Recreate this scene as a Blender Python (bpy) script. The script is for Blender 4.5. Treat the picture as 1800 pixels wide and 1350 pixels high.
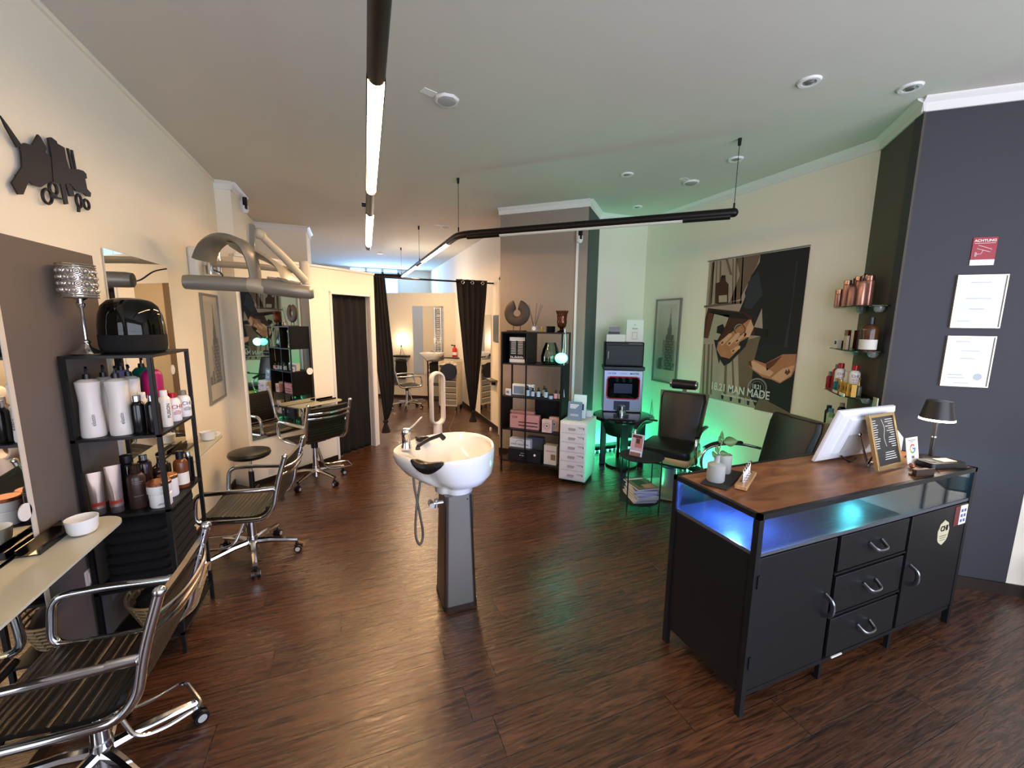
import bpy, math, random
from mathutils import Matrix, Vector
for o in list(bpy.data.objects): bpy.data.objects.remove(o)
R=math.radians; PI=math.pi; random.seed(7)
sc=bpy.context.scene; COL=sc.collection
# ---------------------------------------------------------------- camera
F=722.; CX=900.; CY=675.; HC=1.75
YAW=R(21.198); PIT=R(8.6); ROL=R(.62)
_f=Vector((math.sin(YAW)*math.cos(PIT),math.cos(YAW)*math.cos(PIT),-math.sin(PIT)))
_r0=Vector((math.cos(YAW),-math.sin(YAW),0)); _u0=_r0.cross(_f)
_r=math.cos(ROL)*_r0+math.sin(ROL)*_u0; _u=-math.sin(ROL)*_r0+math.cos(ROL)*_u0
cam=bpy.data.cameras.new('camera'); cam.sensor_width=36; cam.lens=F/1800*36; cam.clip_start=.02
co=bpy.data.objects.new('camera',cam); COL.objects.link(co); sc.camera=co
m4=Matrix((_r,_u,-_f)).transposed().to_4x4(); m4.translation=(0,0,HC); co.matrix_world=m4
# ---------------------------------------------------------------- world, exposure, daylight
w=bpy.data.worlds.new('world'); sc.world=w; w.use_nodes=True
w.node_tree.nodes['Background'].inputs[0].default_value=(.5,.62,.85,1)
w.node_tree.nodes['Background'].inputs[1].default_value=.6
sc.view_settings.view_transform='Standard'; sc.view_settings.look='None'
sc.view_settings.exposure=1.36; sc.view_settings.gamma=1
try: sc.view_settings.use_curve_mapping=False
except Exception: pass
try: sc.cycles.max_bounces=8; sc.cycles.diffuse_bounces=5; sc.cycles.glossy_bounces=5; sc.cycles.transmission_bounces=8; sc.cycles.sample_clamp_indirect=4; sc.cycles.caustics_reflective=False; sc.cycles.caustics_refractive=False
except Exception: pass
def light(name,kind,loc,energy,color,size=None,sy=None,aim=None,spot=None):
    l=bpy.data.lights.new(name,kind); l.energy=energy; l.color=color
    if kind=='AREA':
        l.shape='RECTANGLE'; l.size=size; l.size_y=sy or size
    elif size is not None: l.shadow_soft_size=size
    if spot: l.spot_size=R(spot); l.spot_blend=.6
    o=bpy.data.objects.new(name,l); COL.objects.link(o); o.location=loc
    if aim: o.rotation_euler=(Vector(aim)-Vector(loc)).to_track_quat('-Z','Y').to_euler()
    return o
light('daylight_shop_window','AREA',(1.6,-1.5,1.6),64,(.85,.88,1),4.6,2.2,aim=(1.6,5,1.7))
light('daylight_far_window','AREA',(.9,11.8,2.75),32,(.30,.55,1),1.6,.55,aim=(.9,6,2.9))
light('back_room_lamp_glow','POINT',(1.3,8.2,2.2),11,(1,.82,.58),.15)
WARM=(1,.72,.44)

# ---------------------------------------------------------------- helpers
def S(h):
    v=[int(h[i:i+2],16)/255 for i in (0,2,4)]
    return tuple(((c+.055)/1.055)**2.4 if c>.04045 else c/12.92 for c in v)+(1,)
MC={}
def mat(name,col='808080',rough=.5,metal=0,emit=0,ecol=None,trans=0,ior=1.45,alpha=1,bump=0,bscale=60,coat=0,spec=None,var=0,vscale=5):
    if name in MC: return MC[name]
    m=bpy.data.materials.new(name); m.use_nodes=True; nt=m.node_tree; b=nt.nodes['Principled BSDF']
    c=S(col); b.inputs['Base Color'].default_value=c; b.inputs['Roughness'].default_value=rough; b.inputs['Metallic'].default_value=metal
    b.inputs['IOR'].default_value=ior; b.inputs['Transmission Weight'].default_value=trans; b.inputs['Alpha'].default_value=alpha
    if coat: b.inputs['Coat Weight'].default_value=coat; b.inputs['Coat Roughness'].default_value=.08
    if spec is not None: b.inputs['Specular IOR Level'].default_value=spec
    if emit: b.inputs['Emission Color'].default_value=S(ecol or col); b.inputs['Emission Strength'].default_value=emit
    if bump or var:
        tc=nt.nodes.new('ShaderNodeTexCoord'); n=nt.nodes.new('ShaderNodeTexNoise'); n.inputs['Scale'].default_value=bscale; n.inputs['Detail'].default_value=4
        nt.links.new(tc.outputs['Object'],n.inputs['Vector'])
        if bump:
            bp=nt.nodes.new('ShaderNodeBump'); bp.inputs['Strength'].default_value=bump; bp.inputs['Distance'].default_value=.004
            nt.links.new(n.outputs['Fac'],bp.inputs['Height']); nt.links.new(bp.outputs[0],b.inputs['Normal'])
        if var:
            n2=nt.nodes.new('ShaderNodeTexNoise'); n2.inputs['Scale'].default_value=vscale; n2.inputs['Detail'].default_value=5
            nt.links.new(tc.outputs['Object'],n2.inputs['Vector'])
            mx=nt.nodes.new('ShaderNodeMix'); mx.data_type='RGBA'; mx.inputs[6].default_value=tuple(x*(1-var) for x in c[:3])+(1,); mx.inputs[7].default_value=tuple(min(1,x*(1+var)) for x in c[:3])+(1,)
            nt.links.new(n2.outputs['Fac'],mx.inputs[0]); nt.links.new(mx.outputs[2],b.inputs['Base Color'])
    MC[name]=m; return m
def frame_from(d):
    d=Vector(d).normalized(); a=Vector((0,0,1)) if abs(d.z)<.9 else Vector((1,0,0))
    x=a.cross(d).normalized(); return x,d.cross(x)
class M:
    def __init__(s): s.v=[];s.f=[];s.mi=[];s.k=0;s.T=Matrix()
    def add(s,vs,fs):
        o=len(s.v); s.v+=[s.T@Vector(v) for v in vs]; s.f+=[tuple(i+o for i in f) for f in fs]; s.mi+=[s.k]*len(fs); return s
    def mt(s,k): s.k=k; return s
    def at(s,loc=(0,0,0),rz=0,rx=0,ry=0): s.T=Matrix.Translation(loc)@Matrix.Rotation(R(rz),4,'Z')@Matrix.Rotation(R(ry),4,'Y')@Matrix.Rotation(R(rx),4,'X'); return s
    def box(s,x0,x1,y0,y1,z0,z1):
        v=[(x,y,z) for z in (z0,z1) for x,y in ((x0,y0),(x1,y0),(x1,y1),(x0,y1))]
        return s.add(v,[(3,2,1,0),(4,5,6,7),(0,1,5,4),(1,2,6,5),(2,3,7,6),(3,0,4,7)])
    def cyl(s,p0,p1,r,r1=None,n=16,cap=True):
        p0=Vector(p0);p1=Vector(p1); r1=r if r1 is None else r1; a,b=frame_from(p1-p0); v=[]
        for p,q in ((p0,r),(p1,r1)):
            for i in range(n): t=2*PI*i/n; v.append(p+a*(q*math.cos(t))+b*(q*math.sin(t)))
        fs=[(i,(i+1)%n,(i+1)%n+n,i+n) for i in range(n)]
        if cap: fs+=[tuple(range(n-1,-1,-1)),tuple(range(n,2*n))]
        return s.add(v,fs)
    def lathe(s,prof,c=(0,0,0),n=24,sx=1,sy=1,cap=True):
        c=Vector(c);v=[]
        for r,z in prof:
            for i in range(n): t=2*PI*i/n; v.append(c+Vector((r*sx*math.cos(t),r*sy*math.sin(t),z)))
        k=len(prof); fs=[(j*n+i,j*n+(i+1)%n,(j+1)*n+(i+1)%n,(j+1)*n+i) for j in range(k-1) for i in range(n)]
        if cap: fs+=[tuple(range(n-1,-1,-1)),tuple((k-1)*n+i for i in range(n))]
        return s.add(v,fs)
    def rings(s,rg,cap=True,close=True):
        n=len(rg[0]);v=[p for r in rg for p in r];k=len(rg)
        fs=[(j*n+i,j*n+(i+1)%n,(j+1)*n+(i+1)%n,(j+1)*n+i) for j in range(k-1) for i in range(n if close else n-1)]
        if cap: fs+=[tuple(range(n-1,-1,-1)),tuple((k-1)*n+i for i in range(n))]
        return s.add(v,fs)
    def tube(s,pts,r,n=10,closed=False,sm=0,rr=None,flat=1):
        P=[Vector(p) for p in pts]
        if sm: P=smooth(P,sm,closed)
        k=len(P); tg=[]
        for i in range(k):
            a=P[(i-1)%k] if (closed or i) else P[0]; b=P[(i+1)%k] if (closed or i<k-1) else P[-1]
            tg.append((b-a).normalized())
        x,y=frame_from(tg[0]); rg=[]
        for i in range(k):
            x=(x-tg[i]*x.dot(tg[i])); x=x.normalized() if x.length>1e-6 else frame_from(tg[i])[0]; y=tg[i].cross(x)
            q=r if rr is None else rr[min(len(rr)-1,int(i*len(rr)/k))]
            rg.append([P[i]+x*(q*math.cos(2*PI*j/n))+y*(q*flat*math.sin(2*PI*j/n)) for j in range(n)])
        if closed:
            v=[p for g in rg for p in g]; return s.add(v,[(j*n+i,j*n+(i+1)%n,((j+1)%k)*n+(i+1)%n,((j+1)%k)*n+i) for j in range(k) for i in range(n)])
        return s.rings(rg)
    def prism(s,pts,z0,z1):
        n=len(pts); a=sum(pts[i][0]*pts[(i+1)%n][1]-pts[(i+1)%n][0]*pts[i][1] for i in range(n))
        if a<0: pts=pts[::-1]
        v=[(x,y,z0) for x,y in pts]+[(x,y,z1) for x,y in pts]
        return s.add(v,[tuple(range(n-1,-1,-1)),tuple(range(n,2*n))]+[(i,(i+1)%n,(i+1)%n+n,i+n) for i in range(n)])
    def ball(s,c,r,sx=1,sy=1,sz=1,n=16,k=10,jit=0):
        c=Vector(c);v=[]
        for j in range(k+1):
            p=PI*j/k
            for i in range(n):
                t=2*PI*i/n;q=r*(1+random.uniform(-jit,jit)) if 0<j<k else r; v.append(c+Vector((q*sx*math.sin(p)*math.cos(t),q*sy*math.sin(p)*math.sin(t),-q*sz*math.cos(p))))
        return s.add(v,[(j*n+i,j*n+(i+1)%n,(j+1)*n+(i+1)%n,(j+1)*n+i) for j in range(k) for i in range(n)])
    def obj(s,name,mt,parent=None,loc=(0,0,0),rz=0,bev=0,ang=38,flat=False):
        me=bpy.data.meshes.new(name); me.from_pydata([tuple(v) for v in s.v],[],s.f)
        for m in (mt if isinstance(mt,(list,tuple)) else [mt]): me.materials.append(m)
        me.polygons.foreach_set('material_index',s.mi)
        me.validate(); me.update()
        if not flat:
            me.polygons.foreach_set('use_smooth',[True]*len(me.polygons)); me.set_sharp_from_angle(angle=R(ang))
        o=bpy.data.objects.new(name,me); COL.objects.link(o); o.location=loc; o.rotation_euler=(0,0,R(rz))
        if parent: o.parent=parent
        if bev:
            b=o.modifiers.new('bevel','BEVEL'); b.width=bev; b.segments=2; b.limit_method='ANGLE'; b.angle_limit=R(40)
        return o
def smooth(P,k,closed=False):
    n=len(P);out=[]
    for i in range(n if closed else n-1):
        g=(lambda j:P[j%n]) if closed else (lambda j:P[max(0,min(n-1,j))])
        a,b,c,d=g(i-1),g(i),g(i+1),g(i+2)
        for q in range(k):
            t=q/k; out.append(.5*((2*b)+(c-a)*t+(2*a-5*b+4*c-d)*t*t+(3*b-a-3*c+d)*t**3))
    if not closed: out.append(P[-1])
    return out
def rounded(pts,rad,k=5):
    P=[Vector(p) for p in pts];out=[P[0]]
    for i in range(1,len(P)-1):
        a=(P[i-1]-P[i]);b=(P[i+1]-P[i]);q=min(rad,a.length*.49,b.length*.49)
        A=P[i]+a.normalized()*q;B=P[i]+b.normalized()*q
        for j in range(k+1): t=j/k; out.append((1-t)**2*A+2*t*(1-t)*P[i]+t*t*B)
    return out+[P[-1]]
def tag(o,label,cat,group=None,kind=None):
    if label: o['label']=label
    if cat: o['category']=cat
    if group: o['group']=group
    if kind: o['kind']=kind
    return o
def thing(name,label,cat,loc=(0,0,0),rz=0,group=None):
    o=bpy.data.objects.new(name,None); COL.objects.link(o); o.empty_display_size=.1
    o.location=loc; o.rotation_euler=(0,0,R(rz)); return tag(o,label,cat,group)
def struct(o): o['kind']='structure'; return o
def kids(o): return [c for c in bpy.data.objects if c.parent==o]
def dup(root,loc,rz,label=None,group=None):
    r=root.copy(); COL.objects.link(r); r.location=loc; r.rotation_euler=(0,0,R(rz))
    if label: r['label']=label
    if group: r['group']=group
    for ch in kids(root):
        c=ch.copy(); COL.objects.link(c); c.parent=r
        for g in kids(ch):
            d=g.copy(); COL.objects.link(d); d.parent=c
    return r
def text(s,size,m,parent,org,xd=(1,0,0),up=(0,0,1),ext=.0006,name='lettering',align='CENTER',sx=1,bold=0):
    cu=bpy.data.curves.new('t','FONT'); cu.body=s; cu.size=size; cu.extrude=ext; cu.align_x=align; cu.align_y='CENTER'; cu.offset=bold
    t=bpy.data.objects.new('t',cu); COL.objects.link(t); dg=bpy.context.evaluated_depsgraph_get()
    me=bpy.data.meshes.new_from_object(t.evaluated_get(dg)); bpy.data.objects.remove(t)
    me.materials.clear(); me.materials.append(m)
    x=Vector(xd).normalized();u=Vector(up).normalized();z=x.cross(u)
    T=Matrix((x*sx,u,z)).transposed().to_4x4(); T.translation=Vector(org); me.transform(T)
    o=bpy.data.objects.new(name,me); COL.objects.link(o)
    if parent: o.parent=parent
    return o
def ray(px,py): return _f+(px-CX)/F*_r-(py-CY)/F*_u
def onX(px,py,X0): d=ray(px,py); p=Vector((0,0,HC))+d*(X0/d.x); return (p.y,p.z)   # point of the plane x=X0
def onL(px,py,a,b):
    d=ray(px,py); n=Vector((-(b[1]-a[1]),b[0]-a[0])); t=(a[0]*n.x+a[1]*n.y)/(d.x*n.x+d.y*n.y); return Vector((0,0,HC))+d*t
def onZ(px,py,z): d=ray(px,py); return Vector((0,0,HC))+d*((z-HC)/d.z)

# ---------------------------------------------------------------- materials
white=mat('wall_white','f2eada',.85,bump=.25,bscale=180)
ceilm=mat('ceiling_white','d2cec6',.9,bump=.1,bscale=120)
greyp=mat('grey_paint','6b615a',.8,bump=.15,bscale=200)
darkp=mat('dark_grey_paint','38383e',.7,bump=.15,bscale=200)
pillp=mat('pillar_wallpaper','9a8d80',.75,bump=.5,bscale=150)
trimw=mat('trim_white','e8e6e2',.5)
baseb=mat('baseboard_brown','22160f',.45)
chrome=mat('chrome','d8d8da',.12,1)
satin=mat('satin_steel','8a8886',.32,1)
blackm=mat('black_metal','101012',.45,.2)
blackg=mat('black_gloss','08080a',.12)
blackp=mat('black_plastic','0c0c0e',.4)
leather=mat('black_leather','1a1813',.3,bump=.3,bscale=140)
fabric=mat('black_fabric','0e0d0d',.95,bump=.6,bscale=300)
mirror=mat('mirror_glass','e0e0dc',.015,1)
glassf=mat('frosted_glass','d7d8c4',.18,trans=.25,ior=1.3)
def pane_mat(name,tint=(1,1,1,1),refl=1.0,rough=.02):
    m=bpy.data.materials.new(name); m.use_nodes=True; nt=m.node_tree; N=nt.nodes; L=nt.links; N.remove(N['Principled BSDF'])
    t=N.new('ShaderNodeBsdfTransparent'); t.inputs[0].default_value=tint; g=N.new('ShaderNodeBsdfGlossy'); g.inputs['Roughness'].default_value=rough; f=N.new('ShaderNodeFresnel'); f.inputs[0].default_value=1.5
    k=N.new('ShaderNodeMath'); k.operation='MULTIPLY'; k.inputs[1].default_value=refl; k.use_clamp=True; L.new(f.outputs[0],k.inputs[0]); x=N.new('ShaderNodeMixShader'); L.new(k.outputs[0],x.inputs[0]); L.new(t.outputs[0],x.inputs[1]); L.new(g.outputs[0],x.inputs[2]); L.new(x.outputs[0],N['Material Output'].inputs[0]); MC[name]=m; return m
glass=pane_mat('clear_pane',(.96,.99,.97,1)); picglass=pane_mat('picture_pane',(1,1,1,1),1.6); picg2=pane_mat('city_picture_pane',(1,1,1,1),.3)
porc=mat('porcelain','efede8',.12,coat=.6)
wplas=mat('white_plastic','e9e9e8',.4)
wht=mat('white_gloss','eceae6',.3)
greypl=mat('grey_plastic','807d74',.38,.25)
deskm=mat('desk_metal','1c1e22',.42,.35,bump=.06,bscale=80)
paper=mat('paper','e9e7e2',.7)
inkk=mat('ink_black','111111',.6)
inkg=mat('ink_grey','6d6c6a',.6)
red=mat('red_plastic','a3121b',.3)
gold=mat('gold','c9a777',.3,.8)
def floor_mat():
    m=bpy.data.materials.new('wood_floor'); m.use_nodes=True; nt=m.node_tree; N=nt.nodes; L=nt.links; b=N['Principled BSDF']
    tc=N.new('ShaderNodeTexCoord'); br=N.new('ShaderNodeTexBrick'); br.offset=.37; br.offset_frequency=1
    br.inputs['Scale'].default_value=1; br.inputs['Brick Width'].default_value=1.22; br.inputs['Row Height'].default_value=.19; br.inputs['Mortar Size'].default_value=.002; br.inputs['Mortar Smooth'].default_value=.2
    br.inputs['Color1'].default_value=(0,0,0,1); br.inputs['Color2'].default_value=(1,1,1,1); br.inputs['Mortar'].default_value=(.5,.5,.5,1)
    br.offset=0
    sx=N.new('ShaderNodeSeparateXYZ'); L.new(tc.outputs['Object'],sx.inputs[0])
    dv=N.new('ShaderNodeMath'); dv.operation='DIVIDE'; dv.inputs[1].default_value=.19; L.new(sx.outputs['Y'],dv.inputs[0])
    fl=N.new('ShaderNodeMath'); fl.operation='FLOOR'; L.new(dv.outputs[0],fl.inputs[0])
    wn=N.new('ShaderNodeTexWhiteNoise'); wn.noise_dimensions='1D'; L.new(fl.outputs[0],wn.inputs['W'])
    ml=N.new('ShaderNodeMath'); ml.operation='MULTIPLY_ADD'; ml.inputs[1].default_value=1.22; L.new(wn.outputs['Value'],ml.inputs[0]); L.new(sx.outputs['X'],ml.inputs[2])
    cb=N.new('ShaderNodeCombineXYZ'); L.new(ml.outputs[0],cb.inputs['X']); L.new(sx.outputs['Y'],cb.inputs['Y']); L.new(cb.outputs[0],br.inputs['Vector'])
    mp=N.new('ShaderNodeMapping'); mp.inputs['Scale'].default_value=(4.5,52,1); L.new(tc.outputs['Object'],mp.inputs[0])
    # shift the grain per plank
    ad=N.new('ShaderNodeVectorMath'); ad.operation='MULTIPLY_ADD'; ad.inputs[1].default_value=(9,9,9)
    L.new(br.outputs['Color'],ad.inputs[0]); L.new(mp.outputs[0],ad.inputs[2])
    n=N.new('ShaderNodeTexNoise'); n.inputs['Scale'].default_value=1; n.inputs['Detail'].default_value=7; n.inputs['Roughness'].default_value=.65; n.inputs['Distortion'].default_value=1.2; L.new(ad.outputs[0],n.inputs['Vector'])
    cr=N.new('ShaderNodeValToRGB'); e=cr.color_ramp.elements; e[0].position=.33; e[0].color=S('1a0f09'); e[1].position=.68; e[1].color=S('633f29')
    L.new(n.outputs['Fac'],cr.inputs[0])
    mx=N.new('ShaderNodeMix'); mx.data_type='RGBA'; mx.blend_type='MULTIPLY'; mx.inputs[0].default_value=1
    r2=N.new('ShaderNodeMapRange'); r2.inputs[3].default_value=.74; r2.inputs[4].default_value=1.15; L.new(br.outputs['Color'],r2.inputs[0])
    L.new(cr.outputs[0],mx.inputs[6]); L.new(r2.outputs[0],mx.inputs[7])
    mm=N.new('ShaderNodeMix'); mm.data_type='RGBA'; mm.inputs[7].default_value=S('120b08'); L.new(br.outputs['Fac'],mm.inputs[0]); L.new(mx.outputs[2],mm.inputs[6]); L.new(mm.outputs[2],b.inputs['Base Color'])
    rr=N.new('ShaderNodeMapRange'); rr.inputs[3].default_value=.34; rr.inputs[4].default_value=.2; b.inputs['Coat Weight'].default_value=.35; b.inputs['Coat Roughness'].default_value=.12; L.new(n.outputs['Fac'],rr.inputs[0]); L.new(rr.outputs[0],b.inputs['Roughness'])
    sb=N.new('ShaderNodeMath'); sb.operation='SUBTRACT'; L.new(n.outputs['Fac'],sb.inputs[0]); L.new(br.outputs['Fac'],sb.inputs[1])
    bp=N.new('ShaderNodeBump'); bp.inputs['Strength'].default_value=.5; bp.inputs['Distance'].default_value=.0035; L.new(bp.outputs[0],b.inputs['Coat Normal']); L.new(sb.outputs[0],bp.inputs['Height']); L.new(bp.outputs[0],b.inputs['Normal'])
    return m
def wood_mat(name,c0,c1,sx=3,sy=26,rough=.4):
    m=bpy.data.materials.new(name); m.use_nodes=True; nt=m.node_tree; N=nt.nodes; L=nt.links; b=N['Principled BSDF']
    tc=N.new('ShaderNodeTexCoord'); mp=N.new('ShaderNodeMapping'); mp.inputs['Scale'].default_value=(sx,sy,sx); L.new(tc.outputs['Object'],mp.inputs[0])
    n=N.new('ShaderNodeTexNoise'); n.inputs['Scale'].default_value=1; n.inputs['Detail'].default_value=6; n.inputs['Distortion'].default_value=1.5; L.new(mp.outputs[0],n.inputs['Vector'])
    cr=N.new('ShaderNodeValToRGB'); e=cr.color_ramp.elements; e[0].position=.3; e[0].color=S(c0); e[1].position=.7; e[1].color=S(c1); L.new(n.outputs['Fac'],cr.inputs[0]); L.new(cr.outputs[0],b.inputs['Base Color'])
    b.inputs['Roughness'].default_value=rough; MC[name]=m; return m
woodtop=wood_mat('acacia_top','5f3822','9c6842',3,9,.36)
oak=wood_mat('light_oak','a37a50','c79c6e')

# ---------------------------------------------------------------- room shell
CH=3.13
fl=M().box(-1.5,6,-2,12.2,-.05,0).obj('floor',floor_mat()); struct(fl)
ce=M().box(-1.5,6,-2,12.2,CH,CH+.06).obj('ceiling',ceilm); struct(ce)
def wall(name,a,b,z0,z1,m,th=.1,side=1,bev=0):
    # slab whose visible face runs a->b; thickness goes to the left of a->b when side=1
    a=Vector(a);b=Vector(b);d=(b-a).normalized();n=Vector((-d.y,d.x))*th*side
    o=M().prism([tuple(a),tuple(b),tuple(b+n),tuple(a+n)],z0,z1).obj(name,m); return struct(o)
wall('wall_left',(-1.24,-1.7),(-1.24,12.1),0,CH,white)
struct(M().box(-1.24,-1.10,5.2,5.76,0,CH).obj('wall_left_pier',white))
struct(M().box(-1.24,-.58,7.12,7.74,0,CH).obj('wall_left_rear_pier',white))
wall('wall_far',(-1.24,12),(2.2,12),0,2.42,white,.15)
struct(M().box(1.28,2.2,12,12.15,2.42,CH).box(-1.24,.0,12,12.15,2.42,CH).obj('wall_far_upper',white))
wall('wall_passage_right',(2.12,12),(2.12,5.45),0,CH,white)
struct(M().prism([(1.775,5.03),(2.574,4.27),(3.0,4.72),(3.0,5.3),(2.13,5.45)],0,CH).obj('wall_pillar',pillp))
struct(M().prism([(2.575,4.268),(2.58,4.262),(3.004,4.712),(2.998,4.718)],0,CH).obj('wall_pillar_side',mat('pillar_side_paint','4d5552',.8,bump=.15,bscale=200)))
wall('wall_alcove',(2.99,4.72),(3.9,4.72),0,CH,white)
wall('wall_right_poster',(3.76,4.8),(3.76,2.094),0,CH,white)
A45=(3.344,1.656);B45=(3.76,2.094)
olive=mat('olive_dark_paint','514b40',.75,bump=.15,bscale=200)
wall('wall_corner_olive',B45,A45,0,CH,olive,.012)
C45=(3.958,1.14)
wall('wall_right_front',A45,C45,0,CH,darkp)
wall('wall_right_white',C45,(4.75,.46),0,CH,white)
wall('wall_right_side',(4.75,.5),(4.75,-1.7),0,CH,white)
struct(M().box(-1.3,4.8,-1.75,-1.65,0,.35).box(-1.3,4.8,-1.75,-1.65,2.75,CH).box(-1.3,-.85,-1.75,-1.65,.3,2.8).box(4.1,4.8,-1.75,-1.65,.3,2.8).obj('wall_back',white))
wf=M()
for x in (-.85,.85,1.55,2.8,4.1): wf.box(x-.04,x+.04,-1.72,-1.66,.35,2.75)
wf.box(-.85,4.1,-1.72,-1.66,1.95,2.02)
struct(wf.obj('window_1',mat('window_frame_dark','2c2e30',.5)))
skyb=mat('window_sky','8fb4e0',.5,emit=2.2,ecol='6f9fe0')
t=M().box(-.0,1.28,12.04,12.06,2.42,CH).obj('window_2',skyb); struct(t)
wf=M()
for x in (0,.42,.84,1.26): wf.box(x-.03,x+.03,11.98,12.04,2.42,CH)
wf.box(0,1.28,11.98,12.04,3.0,3.05); wf.box(0,1.28,11.98,12.04,2.42,2.46)
struct(wf.obj('window_3',mat('window_frame_white','d9dee4',.4)))
# painted grey field behind the first mirror
struct(M().box(-1.24,-1.238,-1.2,2.837,0,2.065).obj('trim_1',greyp))
# cornices
def crown(name,pts,inset=1):
    m=M()
    for (a,b) in zip(pts[:-1],pts[1:]):
        a=Vector(a);b=Vector(b);d=(b-a).normalized();n=Vector((d.y,-d.x))*inset; prof=[(0,CH-.078),(.012,CH-.078),(.018,CH-.03),(.045,CH-.012),(.05,CH-.001),(0,CH-.001)]
        rg=[[ (p.x+n.x*o,p.y+n.y*o,z) for o,z in prof] for p in (a-d*.02,b+d*.02)]; m.rings(rg)
    struct(m.obj(name,trimw))
crown('trim_2',[(1.775,5.03),(2.574,4.27),(3.0,4.72)],1)
crown('trim_3',[(2.99,4.72),(3.76,4.72),(3.76,2.094),A45,C45],1)
crown('trim_4',[(-1.24,5.2),(-1.10,5.2),(-1.10,5.76)],1)
struct(M().box(-1.24,-1.222,-1.6,5.2,CH-.025,CH).obj('trim_7',white))
crown('trim_5',[(-1.24,7.12),(-.58,7.12),(-.58,7.74)],1)
def skirt(name,pts,h=.06,th=.012):
    m=M()
    for (a,b) in zip(pts[:-1],pts[1:]):
        a=Vector(a);b=Vector(b);d=(b-a).normalized();n=Vector((d.y,-d.x))*th; m.prism([tuple(a),tuple(b),tuple(b+n),tuple(a+n)],0,h)
    struct(m.obj(name,baseb))
skirt('baseboard_left',[(-1.24,-1.6),(-1.24,4.96)])
skirt('baseboard_right',[(2.99,4.72),(3.76,4.72),(3.76,2.094),A45,C45,(4.75,.46)],.08)
skirt('baseboard_passage',[(2.12,8.9),(2.12,5.5)],.08)
skirt('baseboard_pillar',[(1.775,5.03),(2.574,4.27),(3.0,4.72)],.08)
# partition with the changing cabin doorway
PA=Vector((-1.04,4.80));PB=Vector((-.24,5.47));PC=Vector((.30,5.965))
wall('wall_partition',PA,PB,0,2.35,white,.06); wall('wall_partition_return',(-1.26,4.995),PA,0,2.35,white,.06)
d=(PC-PB).normalized(); nn=Vector((-d.y,d.x))
def seg(a,b,z0,z1,m,th,off=0):
    a=Vector(a);b=Vector(b);n=Vector((-(b-a).y,(b-a).x)).normalized(); return m.prism([tuple(a+n*off),tuple(b+n*off),tuple(b+n*(off+th)),tuple(a+n*(off+th))],z0,z1)
p1=PB+d*.03;p2=PC-d*.09
m=M(); seg(PB,p1,0,2.35,m,.06); seg(p2,PC,0,2.35,m,.06); seg(p1,p2,2.06,2.35,m,.06); struct(m.obj('wall_partition_doorway',white))
m=M(); seg(p1-d*.03,p1,0,2.09,m,.09,-.015); seg(p2,p2+d*.03,0,2.09,m,.09,-.015); seg(p1-d*.03,p2+d*.03,2.06,2.09,m,.09,-.015); struct(m.obj('door_1',trimw))
m=M(); seg(PA,PB,2.35,2.375,m,.1,-.02); seg(PB,PC,2.35,2.375,m,.1,-.02); struct(m.obj('trim_6',trimw))
wall('wall_cabin_return',PC,(-.2,6.9),0,2.35,white,.06)
skirt('baseboard_partition',[PA,PB])
BA=Vector((.2,10.09));BB=Vector((2.12,8.95))
wall('wall_back_room',BA,BB,0,2.36,mat('back_room_wall','d9cdb9',.85,bump=.2,bscale=180),.08)
skirt('baseboard_back_room',[BA,BB])
m=M(); m.box(2.07,2.12,5.80,5.92,0,2.4); m.box(2.07,2.12,5.45,5.92,2.36,2.42); struct(m.obj('door_2',mat('cream_frame','d8cbb2',.6)))

# ---------------------------------------------------------------- linear lamps
glow=mat('lamp_tube_glow','fff2dc',.3,emit=54,ecol='ffcb92')
hm0=mat('lamp_housing','1b1715',.38,.5); HALF=.0205
ZL=2.6
t=thing('linear_pendant_lamp','long straight black tube lamp with warm glowing sections pointing away from viewer','lamp',(.16,2.2,ZL))
def loc(p,o): return tuple(Vector(p)-Vector(o))
O=(.16,2.2,ZL)
def la(y): return (.105+(y-1.2)*.0285,y,ZL)
m=M(); m.tube([loc(la(.5),O),loc(la(1.66),O)],.032,16); m.tube([loc(la(3.02),O),loc(la(3.63),O)],.032,16); m.tube([loc(la(5.12),O),loc(la(5.33),O)],.032,16); m.ball(loc(la(5.33),O),.032)
m.tube([loc((.105+.03,1.66,ZL+.026),O),loc((.215,5.12,ZL+.026),O)],.008,8)
m.obj('housing',mat('lamp_housing','1b1715',.38,.5),t)
def shell(m,a,b,r0=.029,r1=.033,half=100):
    a=Vector(a);b=Vector(b); d=(b-a).normalized(); s=Vector((-d.y,d.x,0)).normalized(); U=Vector((0,0,1)); rg=[]
    for p in (a,b):
        o=[p+s*r1-U*HALF]+[p+s*(r1*math.cos(q))+U*(r1*math.sin(q)) for q in [PI*i/12 for i in range(13)]]+[p-s*r1-U*HALF,p-s*r0-U*HALF]+[p-s*(r0*math.cos(q))+U*(r0*math.sin(q)) for q in [PI*i/12 for i in range(13)]]+[p+s*r0-U*HALF]
        rg.append(o)
    m.rings(rg)
for a,b in ((1.66,3.02),(3.63,5.12)):
    m=M(); m.tube([loc(la(a),O),loc(la(b),O)],.027,16); m.obj('light_tube',glow,t)
    m=M(); shell(m,loc(la(a),O),loc(la(b),O),half=HALF); m.obj('upper_reflector',hm0,t)
m=M(); x=la(3.45); m.tube([loc((x[0],3.45,ZL+.03),O),loc((x[0],3.45,CH),O)],.002,6); m.tube([loc((x[0],.7,ZL+.03),O),loc((x[0],.7,CH),O)],.002,6); m.obj('suspension_wire',blackm,t)
m=M(); m.cyl(loc((x[0]-.06,3.45,ZL+.01),O),loc((x[0]-.02,3.45,ZL+.01),O),.014); m.obj('knob',blackp,t)
O=(1.03,4.17,ZL)
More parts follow.
